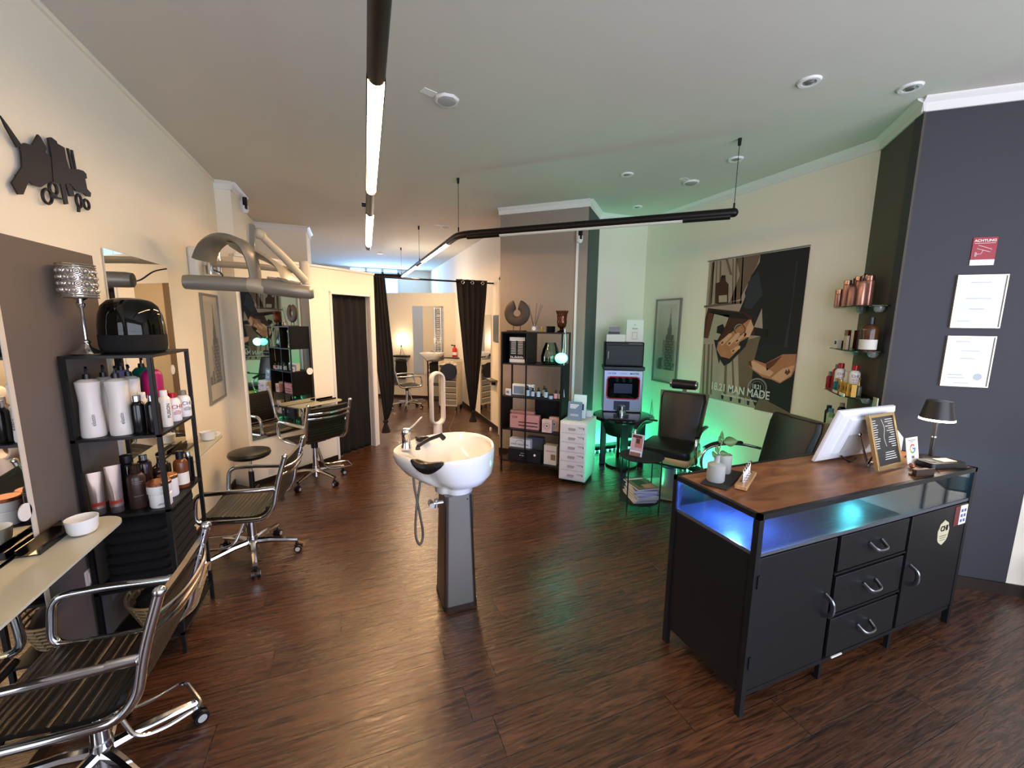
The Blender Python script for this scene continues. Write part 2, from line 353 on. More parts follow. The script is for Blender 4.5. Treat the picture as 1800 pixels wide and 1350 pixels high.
t=thing('angled_pendant_lamp','bent black tube lamp turning right across the ceiling in front of the pillar','lamp',O)
E1=(2.78,2.49,ZL);E2=(1.03,4.17,ZL);E3=(.94,8.38,ZL);E4=(.1,8.5,ZL)
def lb(tt): return tuple(Vector(E2).lerp(Vector(E3),tt))
hm=MC['lamp_housing']
m=M(); m.tube([loc(lb(.47),O),loc(lb(.575),O)],.034,14); m.obj('housing',hm,t)
m=M(); m.tube([loc(p,O) for p in rounded([lb(.97),E3,E4],.08)],.034,14); m.obj('housing',hm,t)
m=M(); m.tube([loc(p,O) for p in rounded([E1,E2,lb(.10)],.14)],.034,16); m.ball(loc(E1,O),.034)
dd=(Vector(E1)-Vector(E2)).normalized(); e=Vector((0,0,-.024))
m.tube([loc(Vector(E1)-dd*.02+e,O),loc(Vector(E1)-dd*.36+e,O)],.026,12); m.tube([loc(Vector(E2)+dd*.1+e,O),loc(Vector(E2)+dd*.45+e,O)],.026,12)
m.obj('housing',hm,t)
m=M(); m.tube([loc(Vector(E2)+dd*.45+Vector((0,0,-.03)),O),loc(Vector(E1)-dd*.36+Vector((0,0,-.03)),O)],.018,12); o=m.obj('light_tube',mat('lamp_tube_off','cfc9bf',.3),t); o['label']='unlit diffuser tube'
for a,b in ((.10,.47),(.575,.97)):
    m=M(); m.tube([loc(lb(a),O),loc(lb(b),O)],.027,16); m.obj('light_tube',glow,t)
    m=M(); shell(m,loc(lb(a),O),loc(lb(b),O),half=HALF); m.obj('upper_reflector',hm0,t)
for p in (E1,E2,lb(.53),E3):
    q=Vector(p); m=M(); m.tube([loc(q+Vector((0,0,.03)),O),loc((q.x,q.y,CH),O)],.0025,6); m.cyl(loc((q.x,q.y,CH-.05),O),loc((q.x,q.y,CH),O),.011,.014,10); m.cyl(loc(q+Vector((0,0,.03)),O),loc(q+Vector((0,0,.07)),O),.007,n=8); m.obj('suspension_wire',blackm,t)
# ---------------------------------------------------------------- ceiling fittings
def spot(loc_,label):
    t=thing('ceiling_spotlight',label,'spotlight',(loc_[0],loc_[1],CH),0,'recessed ceiling spots')
    M().lathe([(.03,-.004),(.038,-.012),(.055,-.012),(.062,-.001),(.055,0),(.03,0)],n=24).obj('ring',wplas,t)
    M().lathe([(.002,-.018),(.02,-.016),(.03,-.006),(.03,-.001)],n=20).obj('bulb',mat('spot_bulb','9b9b98',.15,.6),t)
for p,l in (((2.50,1.80),'round white ceiling spotlight, leftmost of the two nearest the dark corner'),((3.10,1.62),'round white ceiling spotlight directly above the dark wall corner'),((3.08,2.785),'small ceiling spotlight beside the hanging wire of the bent lamp'),((2.466,3.44),'small ceiling spotlight right of the dark pillar in front of the round vent'),((3.245,4.293),'small ceiling spotlight deepest in the green lit alcove corner')): spot(p,l)
def vent(p,r,label):
    t=thing('ceiling_speaker',label,'speaker',(p[0],p[1],CH),20,'ceiling discs')
    M().lathe([(r*.8,-.012),(r*.95,-.014),(r*1.05,-.006),(r*1.08,0),(r*.8,0)],n=8).obj('mounting_plate',trimw,t)
    M().lathe([(.002,-.02),(r*.6,-.02),(r*.78,-.012),(r*.78,-.002)],n=28).obj('grille',mat('speaker_grille','a9a6a4',.6,bump=.4,bscale=400),t)
    M().box(-r*2.3,-r*1.15,-r*.4,r*.4,-.004,0).obj('cover_strip',trimw,t)
vent((.62,2.79),.075,'round ceiling speaker with angular plate right of the long straight lamp')
vent((3.18,3.38),.075,'round ceiling speaker in the green glow before the poster')
vent((1.35,6.26),.075,'round ceiling speaker above the bent lamp near the passage')
tag(M().box(.56,.66,9.15,9.25,CH-.02,CH).obj('smoke_detector',trimw),'small square white detector on the ceiling over the back room','detector')
# security cameras
def camera_unit(loc_,rz,label,h=.2,fx=1):
    t=thing('security_camera',label,'camera',loc_,rz)
    M().lathe([(.001,-.08*fx),(.022,-.075*fx),(.035,-.05*fx),(.035,.0),(.03,.01)],n=20).obj('camera_body',wplas,t)
    M().box(-.012,.03,-.034,.01,-.04*fx,.09).obj('lens_face',blackg,t,bev=.006)
    M().box(-.04,-.012,-.01,.035,-.06*fx,.1).obj('mount',wplas,t,bev=.004)
camera_unit((-1.06,5.6,3.0),0,'white dome camera under the ceiling on the left pier')
pa=Vector((1.775,5.03));pb=Vector((2.574,4.27)); pd=(pb-pa).normalized(); pn=Vector((pd.y,-pd.x))  # towards the room
q=pa+pd*1.015+pn*.036
camera_unit((q.x,q.y,2.73),-43,'black and white camera on the dark pillar beside the cable duct',fx=1)
q=pa+pd*.985+pn*.012
m=M(); m.at((q.x,q.y,0),-43.6).box(-.014,.014,-.01,.012,.7,2.72); tag(m.obj('cable_duct',trimw,bev=.003),'vertical white cable duct running down the dark pillar','duct')

# ---------------------------------------------------------------- salon chairs
cast_w=mat('caster_rim','b9b7b2',.4); tipm=mat('cap_white_grey','c9c7c2',.25,.2)
def ribbed(m,path,w,amp,pitch,th):
    # sling: path in (y,z), width w, ribs run across the width
    P=[Vector((0,a,b)) for a,b in path]; P=smooth(P,14); L=0; rg=[]
    for i,p in enumerate(P):
        if i: L+=(p-P[i-1]).length
        tn=((P[min(i+1,len(P)-1)]-P[max(i-1,0)])).normalized(); nr=Vector((0,-tn.z,tn.y)); q=amp*abs(math.sin(PI*L/pitch))
        up=p+nr*(th+q); dn=p-nr*(th+q*.4); rg.append([(-w,up.y,up.z),(-w*.5,up.y,up.z-.004),(0,up.y,up.z-.006),(w*.5,up.y,up.z-.004),(w,up.y,up.z),(w,dn.y,dn.z),(0,dn.y,dn.z-.006),(-w,dn.y,dn.z)])
    m.rings(rg)
def salon_chair(label,group=None,lift=0,base_rot=0,foot=None,name='salon_chair',fl_=.36):
    t=thing(name,label,'chair',(0,0,0),0,group); z=lift; W=.235
    m=M(); ribbed(m,[(-.19,.50),(-.165,.455),(-.08,.43),(.05,.44),(.18,.445),(.245,.425)],.205,.006,.026,.007); m.v=[v+Vector((0,0,z)) for v in m.v]; m.obj('seat',leather,t)
    m=M(); ribbed(m,[(-.215,.49),(-.235,.58),(-.262,.68),(-.30,.80),(-.315,.83)],.205,.005,.028,.006); m.v=[v+Vector((0,0,z)) for v in m.v]; m.obj('backrest',leather,t)
    for s in (-1,1):
        x=s*W
        m=M(); m.tube(rounded([(x,-.325,.855+z),(x,-.265,.66+z),(x,-.235,.50+z),(x,-.17,.425+z),(x,.0,.425+z),(x,.20,.432+z)],.09),.0165,12); m.ball((x,-.327,.862+z),.02,1,1,.9); m.obj('side_rail',chrome,t)
        m=M(); m.tube(rounded([(x*1.02,-.255,.635+z),(x*1.1,.05,.645+z),(x*1.1,.215,.64+z),(x*1.06,.235,.44+z),(x,.12,.428+z)],.06,6),.0155,12); m.tube([(x*1.02,-.25,.64+z),(x*1.04,-.17,.64+z)],.018,10); m.obj('armrest',chrome,t)
    m=M()
    for zz,yy in ((.775,-.31),(.725,-.295)): m.tube(smooth([Vector(p) for p in [(-W,yy,zz+z),(-.1,yy-.035,zz+z-.008),(.1,yy-.035,zz+z-.008),(W,yy,zz+z)]],6),.008,8,flat=1.6)
    m.obj('back_bar',chrome,t)
    m=M(); m.cyl((0,0,.33+z),(0,0,.405+z),.035); m.box(-.1,.1,-.06,.08,.395+z,.415+z); m.tube([(.05,0,.39+z),(.2,.02,.38+z)],.006,8); m.obj('seat_mount',blackp,t)
    m=M(); m.cyl((0,0,.09),(0,0,.34+z),.029,.029,18); m.cyl((0,0,.06),(0,0,.17),.04,.034,18); m.obj('column',chrome,t)
    for i in range(5):
        a=2*PI*i/5+R(base_rot); c,s_=math.cos(a),math.sin(a)
        m=M(); m.tube([(.03*c,.03*s_,.125),(.12*c,.12*s_,.122),(.30*c,.30*s_,.095)],.019,8,rr=[.024,.021,.017]); l=m.obj('leg',chrome,t)
        m=M(); m.cyl((.29*c,.29*s_,.05),(.29*c,.29*s_,.095),.009,n=8); q=(-s_,c)
        for k in (-1,1):
            m.mt(0).cyl((.30*c+q[0]*k*.008,.30*s_+q[1]*k*.008,.027),(.30*c+q[0]*k*.026,.30*s_+q[1]*k*.026,.027),.027,n=16)
            m.mt(1).cyl((.30*c+q[0]*k*.026,.30*s_+q[1]*k*.026,.027),(.30*c+q[0]*k*.028,.30*s_+q[1]*k*.028,.027),.017,n=14)
        m.mt(0).box(.29*c-.012,.29*c+.012,.29*s_-.012,.29*s_+.012,.04,.062); m.obj('caster',[blackp,cast_w],l)
    if foot is not None:
        m=M(); m.at((0,0,0),foot); h=.135
        m.tube(rounded([(-.03,.03,.33+z),(-.09,.08,.16),(-.10,.16,h),(-.10,fl_,h),(.10,fl_,h),(.10,.16,h),(.09,.08,.16),(.03,.03,.33+z)],.04),.008,8)
        m.obj('foot_rest',chrome,t)
    return t
c1=salon_chair('black ribbed salon chair nearest the viewer at bottom left',None,0,12,-146,fl_=.29); c1.location=(-.955,1.80,0); c1.rotation_euler=(0,0,R(90))
c2=salon_chair('ribbed chrome salon chair beside the stool, second from the front on the left',None,-.03,57,0,fl_=.40); c2.location=(-.755,3.33,0); c2.rotation_euler=(0,0,R(82))
c3=salon_chair('black salon chair with chrome foot loop in front of the partition mirror',None,.05,59,-110); c3.location=(-.435,4.78,0); c3.rotation_euler=(0,0,R(36))
c4=salon_chair('black salon chair in the back room beyond the curtains',None,.03,50,0); c4.location=(.98,8.38,0); c4.rotation_euler=(0,0,R(-80))
# stool
t=thing('stool','round black padded stool on a gas column behind the second salon chair','stool',(-.96,4.40,0))
M().lathe([(.001,.455),(.15,.455),(.172,.468),(.18,.488),(.172,.51),(.13,.522),(.001,.525)],n=36).obj('seat',leather,t)
M().cyl((0,0,.30),(0,0,.455),.014).obj('column',chrome,t); M().cyl((0,0,.08),(0,0,.31),.024).cyl((0,0,.06),(0,0,.12),.034).obj('column_sleeve',blackp,t)
for i in range(5):
    a=2*PI*i/5+.3;c,s=math.cos(a),math.sin(a); m=M(); m.tube([(.02*c,.02*s,.10),(.24*c,.24*s,.075)],.014,8); l=m.obj('leg',blackp,t)
    m=M(); m.cyl((.24*c-s*.02,.24*s+c*.02,.025),(.24*c+s*.02,.24*s-c*.02,.025),.025,n=14); m.cyl((.24*c,.24*s,.03),(.24*c,.24*s,.075),.006,n=8); m.obj('caster',blackp,l)

# ---------------------------------------------------------------- shampoo basin
t=thing('shampoo_basin','white backwash basin with black neck rests on a grey steel pedestal','basin',(0,0,0))
C0=Vector((.515,2.50)); AX=Vector((.97,-.12)).normalized(); AY=Vector((-AX.y,AX.x))
def rimr(th):
    # egg outline: narrow towards the faucet (th=pi), round bowl at th=0
    c,s=math.cos(th),math.sin(th)
    x=.315*c+(.0 if c>0 else 0); y=(.305+.05*c-.06*(c<-.3)*(abs(c)-.3))*s
    n=math.exp(-((th-4.31)/.20)**2)*.035; x*=1; y+=n
    return x,y
N=64
def ring(f,dx,z,tilt=0,dy=0):
    o=[]
    for i in range(N):
        x,y=rimr(2*PI*i/N); x=x*f+dx; y=y*f+dy; o.append((C0.x+AX.x*x+AY.x*y,C0.y+AX.y*x+AY.y*y,z(i) if callable(z) else z+tilt*x))
    return o
def rz_(i): x,y=rimr(2*PI*i/N); return .965+.03*(x)-.045*math.exp(-((2*PI*i/N-4.31)/.26)**2)
def zz(off,k=1): return lambda i:(rz_(i)-.965)*k+.965+off
rg=[ring(.34,.045,.715,dy=-.11),ring(.37,.045,.722,dy=-.11),ring(.36,.045,.75,dy=-.105),ring(.43,.05,.762,dy=-.095),ring(.66,.05,.78,dy=-.06),ring(.87,.028,.825,dy=-.02),ring(.975,.006,.885,.0),ring(1.0,0,zz(-.035)),ring(1.0,0,zz(-.006)),ring(.985,0,zz(.004)),ring(.955,0,zz(.002)),ring(.93,.0,zz(-.010))]
# inner bowl: shifted to the round side so the faucet deck stays
rg+=[ring(.84,.035,zz(-.018)),ring(.78,.055,.915),ring(.68,.065,.865),ring(.52,.075,.825),ring(.25,.09,.805),ring(.06,.09,.803)]
m=M(); m.rings(rg); m.obj('bowl',porc,t,ang=75)
q=lambda x,y,z:(C0.x+AX.x*x+AY.x*y,C0.y+AX.y*x+AY.y*y,z)
m=M(); m.lathe([(.001,.808),(.02,.81),(.024,.805)],(q(.09,0,0)[0],q(.09,0,0)[1],0)); m.obj('drain',chrome,t)
# front neck rest and rear rubber rest
def rest(th0,th1,n=12,out=.0,w=.05,name='neck_rest'):
    rg=[]
    for j in range(n+1):
        th=th0+(th1-th0)*j/n; x,y=rimr(th); z=.965+.03*x-.045*math.exp(-((th-4.31)/.26)**2); d=Vector((x,y)).normalized(); e=.35+.65*math.sin(PI*j/n)**.5
        pr=[(-.045,.008),(-.02,.022),(.012,.020),(.024,-.005),(.018,-.038*e),(.006,-.045*e),(.002,-.0),(-.04,-.012)]
        rg.append([q(x+d.x*a*e*1.0,y+d.y*a*e,z+b*e+.002) for a,b in pr])
    M().rings(rg).obj(name,mat('rubber_black','15120f',.35),t,ang=60)
rest(4.0,4.62)
m=M(); p=q(-.13,.17,.972); m.ball(p,.04,1.2,.9,.5); m.tube([q(-.12,.12,.99),q(-.17,.2,.975)],.01); m.obj('rubber_plug',MC['rubber_black'],t)
# faucet
fx=q(-.235,.03,0); m=M(); m.lathe([(.032,.955),(.031,.975),(.027,.985),(.027,1.045),(.03,1.05),(.03,1.075),(.026,1.083),(.001,1.086)],(fx[0],fx[1],0),24); m.obj('faucet_body',chrome,t)
m=M(); m.tube([(fx[0]+.005,fx[1],1.07),(fx[0]+.045,fx[1]+.03,1.09),(fx[0]+.11,fx[1]+.07,1.135)],.006,8,rr=[.007,.006,.005]); m.obj('faucet_lever',chrome,t)
m=M(); a=q(-.165,-.0,.975);b=q(-.10,.045,1.0);c=q(-.015,.10,1.012); m.tube(smooth([Vector(a),Vector(b),Vector(c)],6),.012,10); m.cyl(q(-.02,.098,1.015),q(.005,.11,.985),.015,.017,12); m.cyl(a,(a[0],a[1],.955),.013,.016,12); m.obj('hand_shower',MC['rubber_black'],t)
m=M(); A=q(-.20,-.05,.90); hp=[A,(A[0]+.005,A[1]-.01,.75),(A[0]+.035,A[1]-.02,.55),(A[0]+.05,A[1]-.02,.42),(A[0]+.03,A[1]-.03,.36),(A[0]+.005,A[1]-.03,.42),(A[0]+.012,A[1]-.02,.58),(A[0]+.04,A[1]-.01,.75),(A[0]+.055,A[1]+.0,.87)]
m.tube(hp,.0075,10,sm=6); m.obj('shower_hose',mat('hose_steel','77736e',.25,1,bump=.6,bscale=500),t)
m=M(); m.tube([(A[0]+.09,A[1]-.06,.86),(A[0]+.17,A[1]-.11,.76),(A[0]+.19,A[1]-.12,.70)],.006,8,sm=5); m.obj('supply_hose',MC['hose_steel'],t)
m=M(); m.cyl((.375,2.30,.685),(.46,2.30,.685),.012); m.cyl((.39,2.27,.685),(.39,2.33,.685),.016); m.cyl((.42,2.30,.66),(.42,2.30,.71),.012); m.obj('valve',chrome,t)
# pedestal with rounded corners, tapered
def rrect(cx,cy,a,b,r,z,k=5):
    o=[]
    for sx,sy,t0 in ((1,1,0),(-1,1,90),(-1,-1,180),(1,-1,270)):
        for j in range(k+1): tt=R(t0+90*j/k); o.append((cx+sx*(a-r)+r*math.cos(tt),cy+sy*(b-r)+r*math.sin(tt),z))
    return o
m=M(); m.rings([rrect(.55,2.375,.103,.135,.03,0.03),rrect(.55,2.375,.083,.11,.028,.725)]); m.obj('pedestal',satin,t)
m=M(); m.rings([rrect(.55,2.375,.105,.138,.03,0.0),rrect(.55,2.375,.105,.138,.03,.032)]); m.obj('plinth',mat('plinth_brown','2a1d17',.5),t)
m=M(); m.box(.6365,.64,2.28,2.283,.04,.72); m.cyl((.60,2.2632,.70),(.60,2.2605,.70),.004,n=10); m.obj('seam',blackp,t)
# bladeless tower fan
t=thing('tower_fan','white bladeless tower fan standing behind the shampoo basin','fan',(1.15,6.05,0),15)
def stad(w,h,z0,y,n=12):
    o=[]
    for j in range(n+1): a=PI*j/n; o.append((w*math.cos(a),y,z0+h-w+w*math.sin(a)))
    for j in range(n+1): a=PI+PI*j/n; o.append((w*math.cos(a),y,z0+w+w*math.sin(a)))
    return o
m=M(); m.rings([stad(.108,.80,.20,-.05),stad(.118,.82,.19,-.02),stad(.118,.82,.19,.04),stad(.102,.79,.205,.06),stad(.078,.74,.23,.055),stad(.072,.73,.235,0),stad(.085,.755,.222,-.05),stad(.108,.80,.20,-.05)],cap=False); m.obj('air_loop',wplas,t,ang=50)
M().lathe([(.001,0),(.09,0),(.09,.01),(.07,.02),(.065,.2),(.055,.215),(.001,.215)],n=28).obj('base',wplas,t)

# ---------------------------------------------------------------- left black shelf
def poly_shelf(t,x0,x1,y0,y1,H,levels,r=.009,m_=blackm,solid=True,post_names=True):
    for x in (x0+r,x1-r):
        for y in (y0+r,y1-r): M().box(x-r,x+r,y-r,y+r,0,H-.013).obj('post',m_,t)
    for z in levels: M().box(x0,x1,y0,y1,z-.013,z).obj('shelf_board',m_,t)
SX0,SX1,SY0,SY1=-1.225,-.89,2.42,2.90
t=thing('metal_shelf','tall black metal shelf with hair products against the left wall','shelf',(0,0,0))
poly_shelf(t,SX0,SX1,SY0,SY1,1.577,(.12,.42,.805,1.19,1.577))
M().box(SX1-.02,SX1-.004,SY0-.004,SY0+.004,1.19,1.565).obj('shadow_strip',blackm,t)  # narrow black strip standing in for shadow along the upper near post
pumpk=mat('pump_black','0e0e0f',.35)
def bottle(nm,label,p,r,h,body,cap=blackp,style='screw',group=None,ch=.03,cr=.5,txt=None,tm=None,tsz=.02,face=-90,flat=1,lab=None,tz=.55,waist=0,sub=None,trot=False,cat='bottle'):
    t=thing(nm,label,cat,p,face+90,group); n=20; bh=h-ch if style!='pump' else h-.06
    sh=r*.45
    if style=='jar': pr=[(.001,0),(r*.92,0),(r,.008),(r,h-ch),(.001,h-ch)]
    elif style=='slim': pr=[(.001,0),(r*.95,0),(r,.005),(r,bh-r*.2),(r*.8,bh-.003),(r*cr,bh),(.001,bh)]
    elif waist: pr=[(.001,0),(r*.96,0),(r,.01),(r*.97,bh*.2),(r*(1-waist),bh*.6),(r*.93,bh*.84),(r*.98,bh*.95),(r*.6,bh*.99),(r*.34,bh),(.001,bh)]
    else: pr=[(.001,0),(r*.95,0),(r,.006),(r,bh-sh*1.6),(r*.93,bh-sh),(r*.7,bh-sh*.3),(r*cr,bh),(.001,bh)]
    M().lathe(pr,n=n,sy=flat).obj('bottle_body' if style!='jar' else 'jar_body',body,t,ang=50)
    if style in('screw','slim'): M().lathe([(.001,bh),(r*cr*1.08,bh),(r*cr*1.08,h-.003),(r*cr*.9,h),(.001,h)],n=n,sy=flat).obj('cap',cap,t)
    elif style=='jar': M().lathe([(.001,h-ch),(r*1.03,h-ch),(r*1.03,h-.004),(r*.95,h),(.001,h)],n=n).obj('lid',cap,t)
    elif style=='pump':
        m=M(); m.cyl((0,0,bh),(0,0,bh+.022),r*.34,r*.3,14); m.cyl((0,0,bh+.02),(0,0,h-.01),.005,n=8); m.tube([(0,.006,h-.008),(0,-r*.3,h-.006),(0,-r*.8,h-.014)],.006,8); m.obj('pump_head',cap,t)
    elif style=='spray':
        m=M(); m.cyl((0,0,bh),(0,0,bh+.012),r*cr*1.1,n=12); m.tube([(0,0,bh+.01),(0,-.0,bh+.025),(0,-r*.7,bh+.03)],.008,8); m.tube([(0,-r*.4,bh+.025),(0,-r*.7,bh+.0)],.004,6); m.obj('spray_head',cap,t)
    if lab: M().lathe([(r*1.006,h*lab[1]),(r*1.006,h*lab[2])],n=n,sy=flat,cap=False).obj('paper_label',lab[0],t)
    if txt: text(txt,tsz,tm or inkk,t,(0,-r*flat-.0012,h*tz),(1,0,0) if not trot else (0,0,1),(0,0,1) if not trot else (-1,0,0))
    if sub:
        m=M()
        for k,(zz_,ww) in enumerate(sub): m.box(-ww/2,ww/2,-r*flat-.0012,-r*flat+.003,h*zz_-.001,h*zz_+.001)
        m.obj('printed_lines',tm or inkk,t)
    return t
pearl=mat('pearl_white','dcd6cf',.28,var=.03,vscale=9); lilac=mat('lilac','8d80a8',.4); magenta=mat('magenta','a3175a',.35); teal=mat('teal_plastic','0f7a67',.35); plum=mat('plum','4a2440',.35)
blkb=mat('black_bottle','0a0a0c',.16); silver=mat('silver_cap','b9b9bd',.2,1); brownb=mat('amber_brown','6e3c20',.2); darkbr=mat('dark_brown_bottle','2a1a15',.14); cop=mat('copper_lid','b97a58',.25,.9); creamy=mat('cream_white','e6dfd2',.35)
sf=-62
z=1.191
for x,y,l in ((-1.165,2.485,'large pearl white pump bottle, outermost at the near left end of the black shelf'),(-1.062,2.492,'large pearl white pump bottle beside the black bottles on the black shelf')):
    bottle('pump_bottle',l,(x,y,z),.046,.335,pearl,pumpk,'pump','pump bottles on the black shelf',waist=.16,face=sf,txt='elastin',tm=inkg,tsz=.022,tz=.25,trot=True)
for x,y,mt_,l in ((-1.155,2.60,pearl,'pearl white pump bottle half hidden behind the outermost one'),(-1.06,2.605,pearl,'pearl white pump bottle half hidden beside the lilac bottle'),(-1.13,2.71,lilac,'lilac pump bottle behind the white ones'),(-1.0,2.70,magenta,'magenta pump bottle on the upper left shelf'),(-1.09,2.83,teal,'teal green pump bottle behind the magenta one')):
    bottle('pump_bottle',l,(x,y,z),.044,.33 if mt_ is pearl else .35,mt_,pumpk,'pump','pump bottles on the black shelf',waist=.1 if mt_ is pearl else 0,face=sf)
for x,y,l in ((-.988,2.475,'glossy black bottle with silver cap, nearer the big white bottles'),(-.925,2.468,'glossy black bottle with silver cap at the front shelf post')):
    bottle('bottle',l,(x,y,z),.029,.19,blkb,silver,'screw','black bottles with silver caps',ch=.03,cr=.55,face=sf)
bottle('bottle','white bottle with vertical lettering and white cap behind the shelf post',(-.925,2.60,z),.027,.19,creamy,wht,'screw',None,cr=.55,face=-40,txt='FUSION',tm=inkk,tsz=.022,tz=.45,trot=True)
bottle('bottle','small cream bottle with white cap behind the black bottles',(-1.0,2.56,z),.027,.19,creamy,wht,'screw',None,cr=.55,face=sf)
bottle('bottle','dark plum bottle behind the white one with vertical lettering',(-1.045,2.768,z),.022,.20,plum,plum,'screw',None,cr=.6,face=sf)
for x,y,cp,l,tmx in ((-.935,2.735,red,'white bottle with red cap and red CHI lettering',red),(-1.005,2.84,red,'white bottle with red cap hidden behind the CHI one',red),(-.925,2.85,mat('taupe_cap','7d7468',.4),'white bottle with taupe cap and grey CHI lettering',inkg)):
    bottle('bottle',l,(x,y,z),.034,.155 if cp is red else .15,mat('white_bottle','e9e7e6',.25),cp,'screw','white bottles with coloured caps',ch=.026,cr=.5,face=-45,txt='CHI',tm=tmx,tsz=.03,tz=.52,sub=((.38,.02),(.34,.035),(.3,.035),(.26,.03)))
# level below: tubes, jars, dark bottles
z=.806
def tubeb(label,p,h,face):
    t=thing('cosmetic_tube',label,'tube',p,face+90,'clear cosmetic tubes')
    rg=[]
    for k in range(7): u=k/6; a=.026+.004*u; b=.02*(1-u)+.0015; rg.append([(a*math.cos(2*PI*i/16),b*math.sin(2*PI*i/16),.03+(h-.03)*u) for i in range(16)])
    M().rings(rg).obj('tube_body',mat('tube_silver_red','98857c',.2,.55,var=.35,vscale=14),t,ang=60)
    M().lathe([(.001,0),(.024,0),(.026,.004),(.024,.032),(.001,.032)],n=18).obj('cap',mat('tube_cap_grey','4a4240',.35),t)
    M().lathe([(.0262,.034),(.0262,.062)],n=16,sy=.76,cap=False).obj('red_band',mat('dull_red','9c3324',.35),t)
tubeb('clear and red cosmetic tube standing on its cap, nearest the wall',(-1.182,2.47,z),.21,sf)
tubeb('clear and red cosmetic tube beside the large dark bottle',(-1.115,2.475,z),.235,sf)
bottle('bottle','large dark brown bottle with rounded shoulders on the middle shelf',(-1.042,2.505,z),.037,.225,mat('umber_bottle','33241f',.3),darkbr,'screw',None,ch=.045,cr=.5,face=sf,sub=((.62,.04),(.58,.03),(.3,.035)),tm=inkg)
bottle('spray_can','tall black bottle with black cap behind the clear tubes',(-1.11,2.60,z),.03,.25,blkb,blackp,'screw',None,ch=.04,cr=.8,face=sf)
bottle('pump_bottle','dark bottle with silver collar against the wall side of the middle shelf',(-1.05,2.62,z),.032,.24,darkbr,silver,'screw',None,ch=.03,cr=.5,face=sf)
for x,y,l in ((-1.02,2.70,'small black pump bottle, nearer one behind the copper lidded jar'),(-1.03,2.80,'small black pump bottle, farther one by the mirror'),(-1.10,2.75,'small black pump bottle close to the wall')):
    bottle('pump_bottle',l,(x,y,z),.03,.2,darkbr,pumpk,'pump','small black pump bottles',face=sf)
bottle('jar','white jar at the front post, lower one of the stacked pair',(-.946,2.49,z),.046,.068,wht,wht,'jar','white cream jars',ch=.02,face=sf,sub=((.35,.03),(.27,.04)),tm=inkg,cat='jar')
bottle('jar','white jar with copper lid stacked on the white jar',(-.948,2.49,z+.0685),.05,.062,wht,cop,'jar','white cream jars',ch=.016,face=sf,cat='jar')
bottle('jar','white jar with copper lid behind the stacked pair',(-.955,2.615,z),.043,.12,wht,cop,'jar','white cream jars',ch=.02,face=sf,cat='jar')
bottle('bottle','translucent brown bottle with black cap at the far end of the middle shelf',(-.935,2.74,z),.034,.21,brownb,blackp,'screw',None,ch=.045,cr=.5,face=-45,lab=(creamy,.1,.42))
bottle('bottle','slim black bottle with grey cap next to the brown bottle',(-.93,2.84,z),.024,.175,blkb,silver,'slim',None,ch=.03,face=-45)
# towels in the lower bay
for k in range(6):
    m=M(); m.rings([rrect(-1.058,2.66,.125,.19,.05,.4215+k*.054),rrect(-1.058,2.66,.14,.205,.06,.4215+k*.054+.014),rrect(-1.058,2.66,.14,.205,.06,.4215+k*.054+.038),rrect(-1.058,2.66,.12,.185,.05,.4215+k*.054+.052)]); o=m.obj('folded_towel',fabric,None,bev=0)
    tag(o,'black folded towel in the lower bay of the black shelf, '+['bottom of the stack','second from the bottom','third from the bottom','third from the top','second from the top','topmost, under the bottles'][k],'towel','black towels in the shelf')
# basket with fur throw on the lowest board
wick=mat('wicker_light','a58a63',.6,bump=.8,bscale=90)
t=thing('wicker_basket','round wicker basket standing on the lowest board of the black shelf','basket',(-1.02,2.64,.121))
m=M()
for k in range(7): u=k/6; m.tube([((.12+.05*u)*math.cos(a),(.15+.06*u)*math.sin(a),.012+u*.15) for a in [2*PI*i/40 for i in range(40)]],.007,6,closed=True)
for i in range(18): a=2*PI*i/18; m.tube([(.12*math.cos(a),.15*math.sin(a),.005),(.172*math.cos(a),.212*math.sin(a),.165)],.004,6)
m.lathe([(.001,.001),(.11,.001),(.11,.01),(.001,.01)],sy=1.25); m.obj('woven_body',wick,t)
m=M(); m.tube([(.17,-.09,.16),(.185,-.05,.22),(.187,.0,.24),(.185,.05,.22),(.17,.09,.16)],.008,8,sm=5); m.obj('handle',wick,t)
m=M(); m.ball((0,0,0),.1,1.3,1.7,.75,n=40,k=20,jit=.05); o=m.obj('fur_throw',mat('fur_dark','2b211b',.95,bump=1,bscale=120),None,(-1.02,2.64,.235)); tag(o,'dark brown fur throw heaped in the wicker basket','throw')
# crystal candle lamp
crys=mat('crystal_silver','c4b9ad',.18,.85)
t=thing('crystal_lamp','chrome candlestick lamp with a crystal bead shade on the black shelf','lamp',(-1.155,2.50,1.578))
M().lathe([(.001,0),(.06,0),(.062,.006),(.045,.014),(.018,.035),(.012,.05),(.016,.056),(.016,.062),(.007,.07),(.006,.21),(.014,.222),(.016,.235),(.01,.245),(.03,.258),(.001,.259)],n=28).obj('stand',chrome,t)
m=M()
for z in (.262,.272,.395,.405): m.tube([(.064*math.cos(2*PI*i/36),.064*math.sin(2*PI*i/36),z) for i in range(36)],.0035,6,closed=True)
for k in range(4):
    for i in range(14):
        a=2*PI*(i+.5*(k%2))/14; c=Vector((.063*math.cos(a),.063*math.sin(a),.292+k*.028)); tx=Vector((-math.sin(a),math.cos(a),0)); m.tube([c+tx*(.013*math.cos(b))+Vector((0,0,.013*math.sin(b))) for b in [2*PI*j/10 for j in range(10)]],.0022,5,closed=True)
m.obj('bead_shade',crys,t)
m=M()
for k in range(4):
    for i in range(14):
        a=2*PI*(i+.5*(k%2))/14; m.ball((.0625*math.cos(a),.0625*math.sin(a),.292+k*.028),.0085,n=8,k=5)
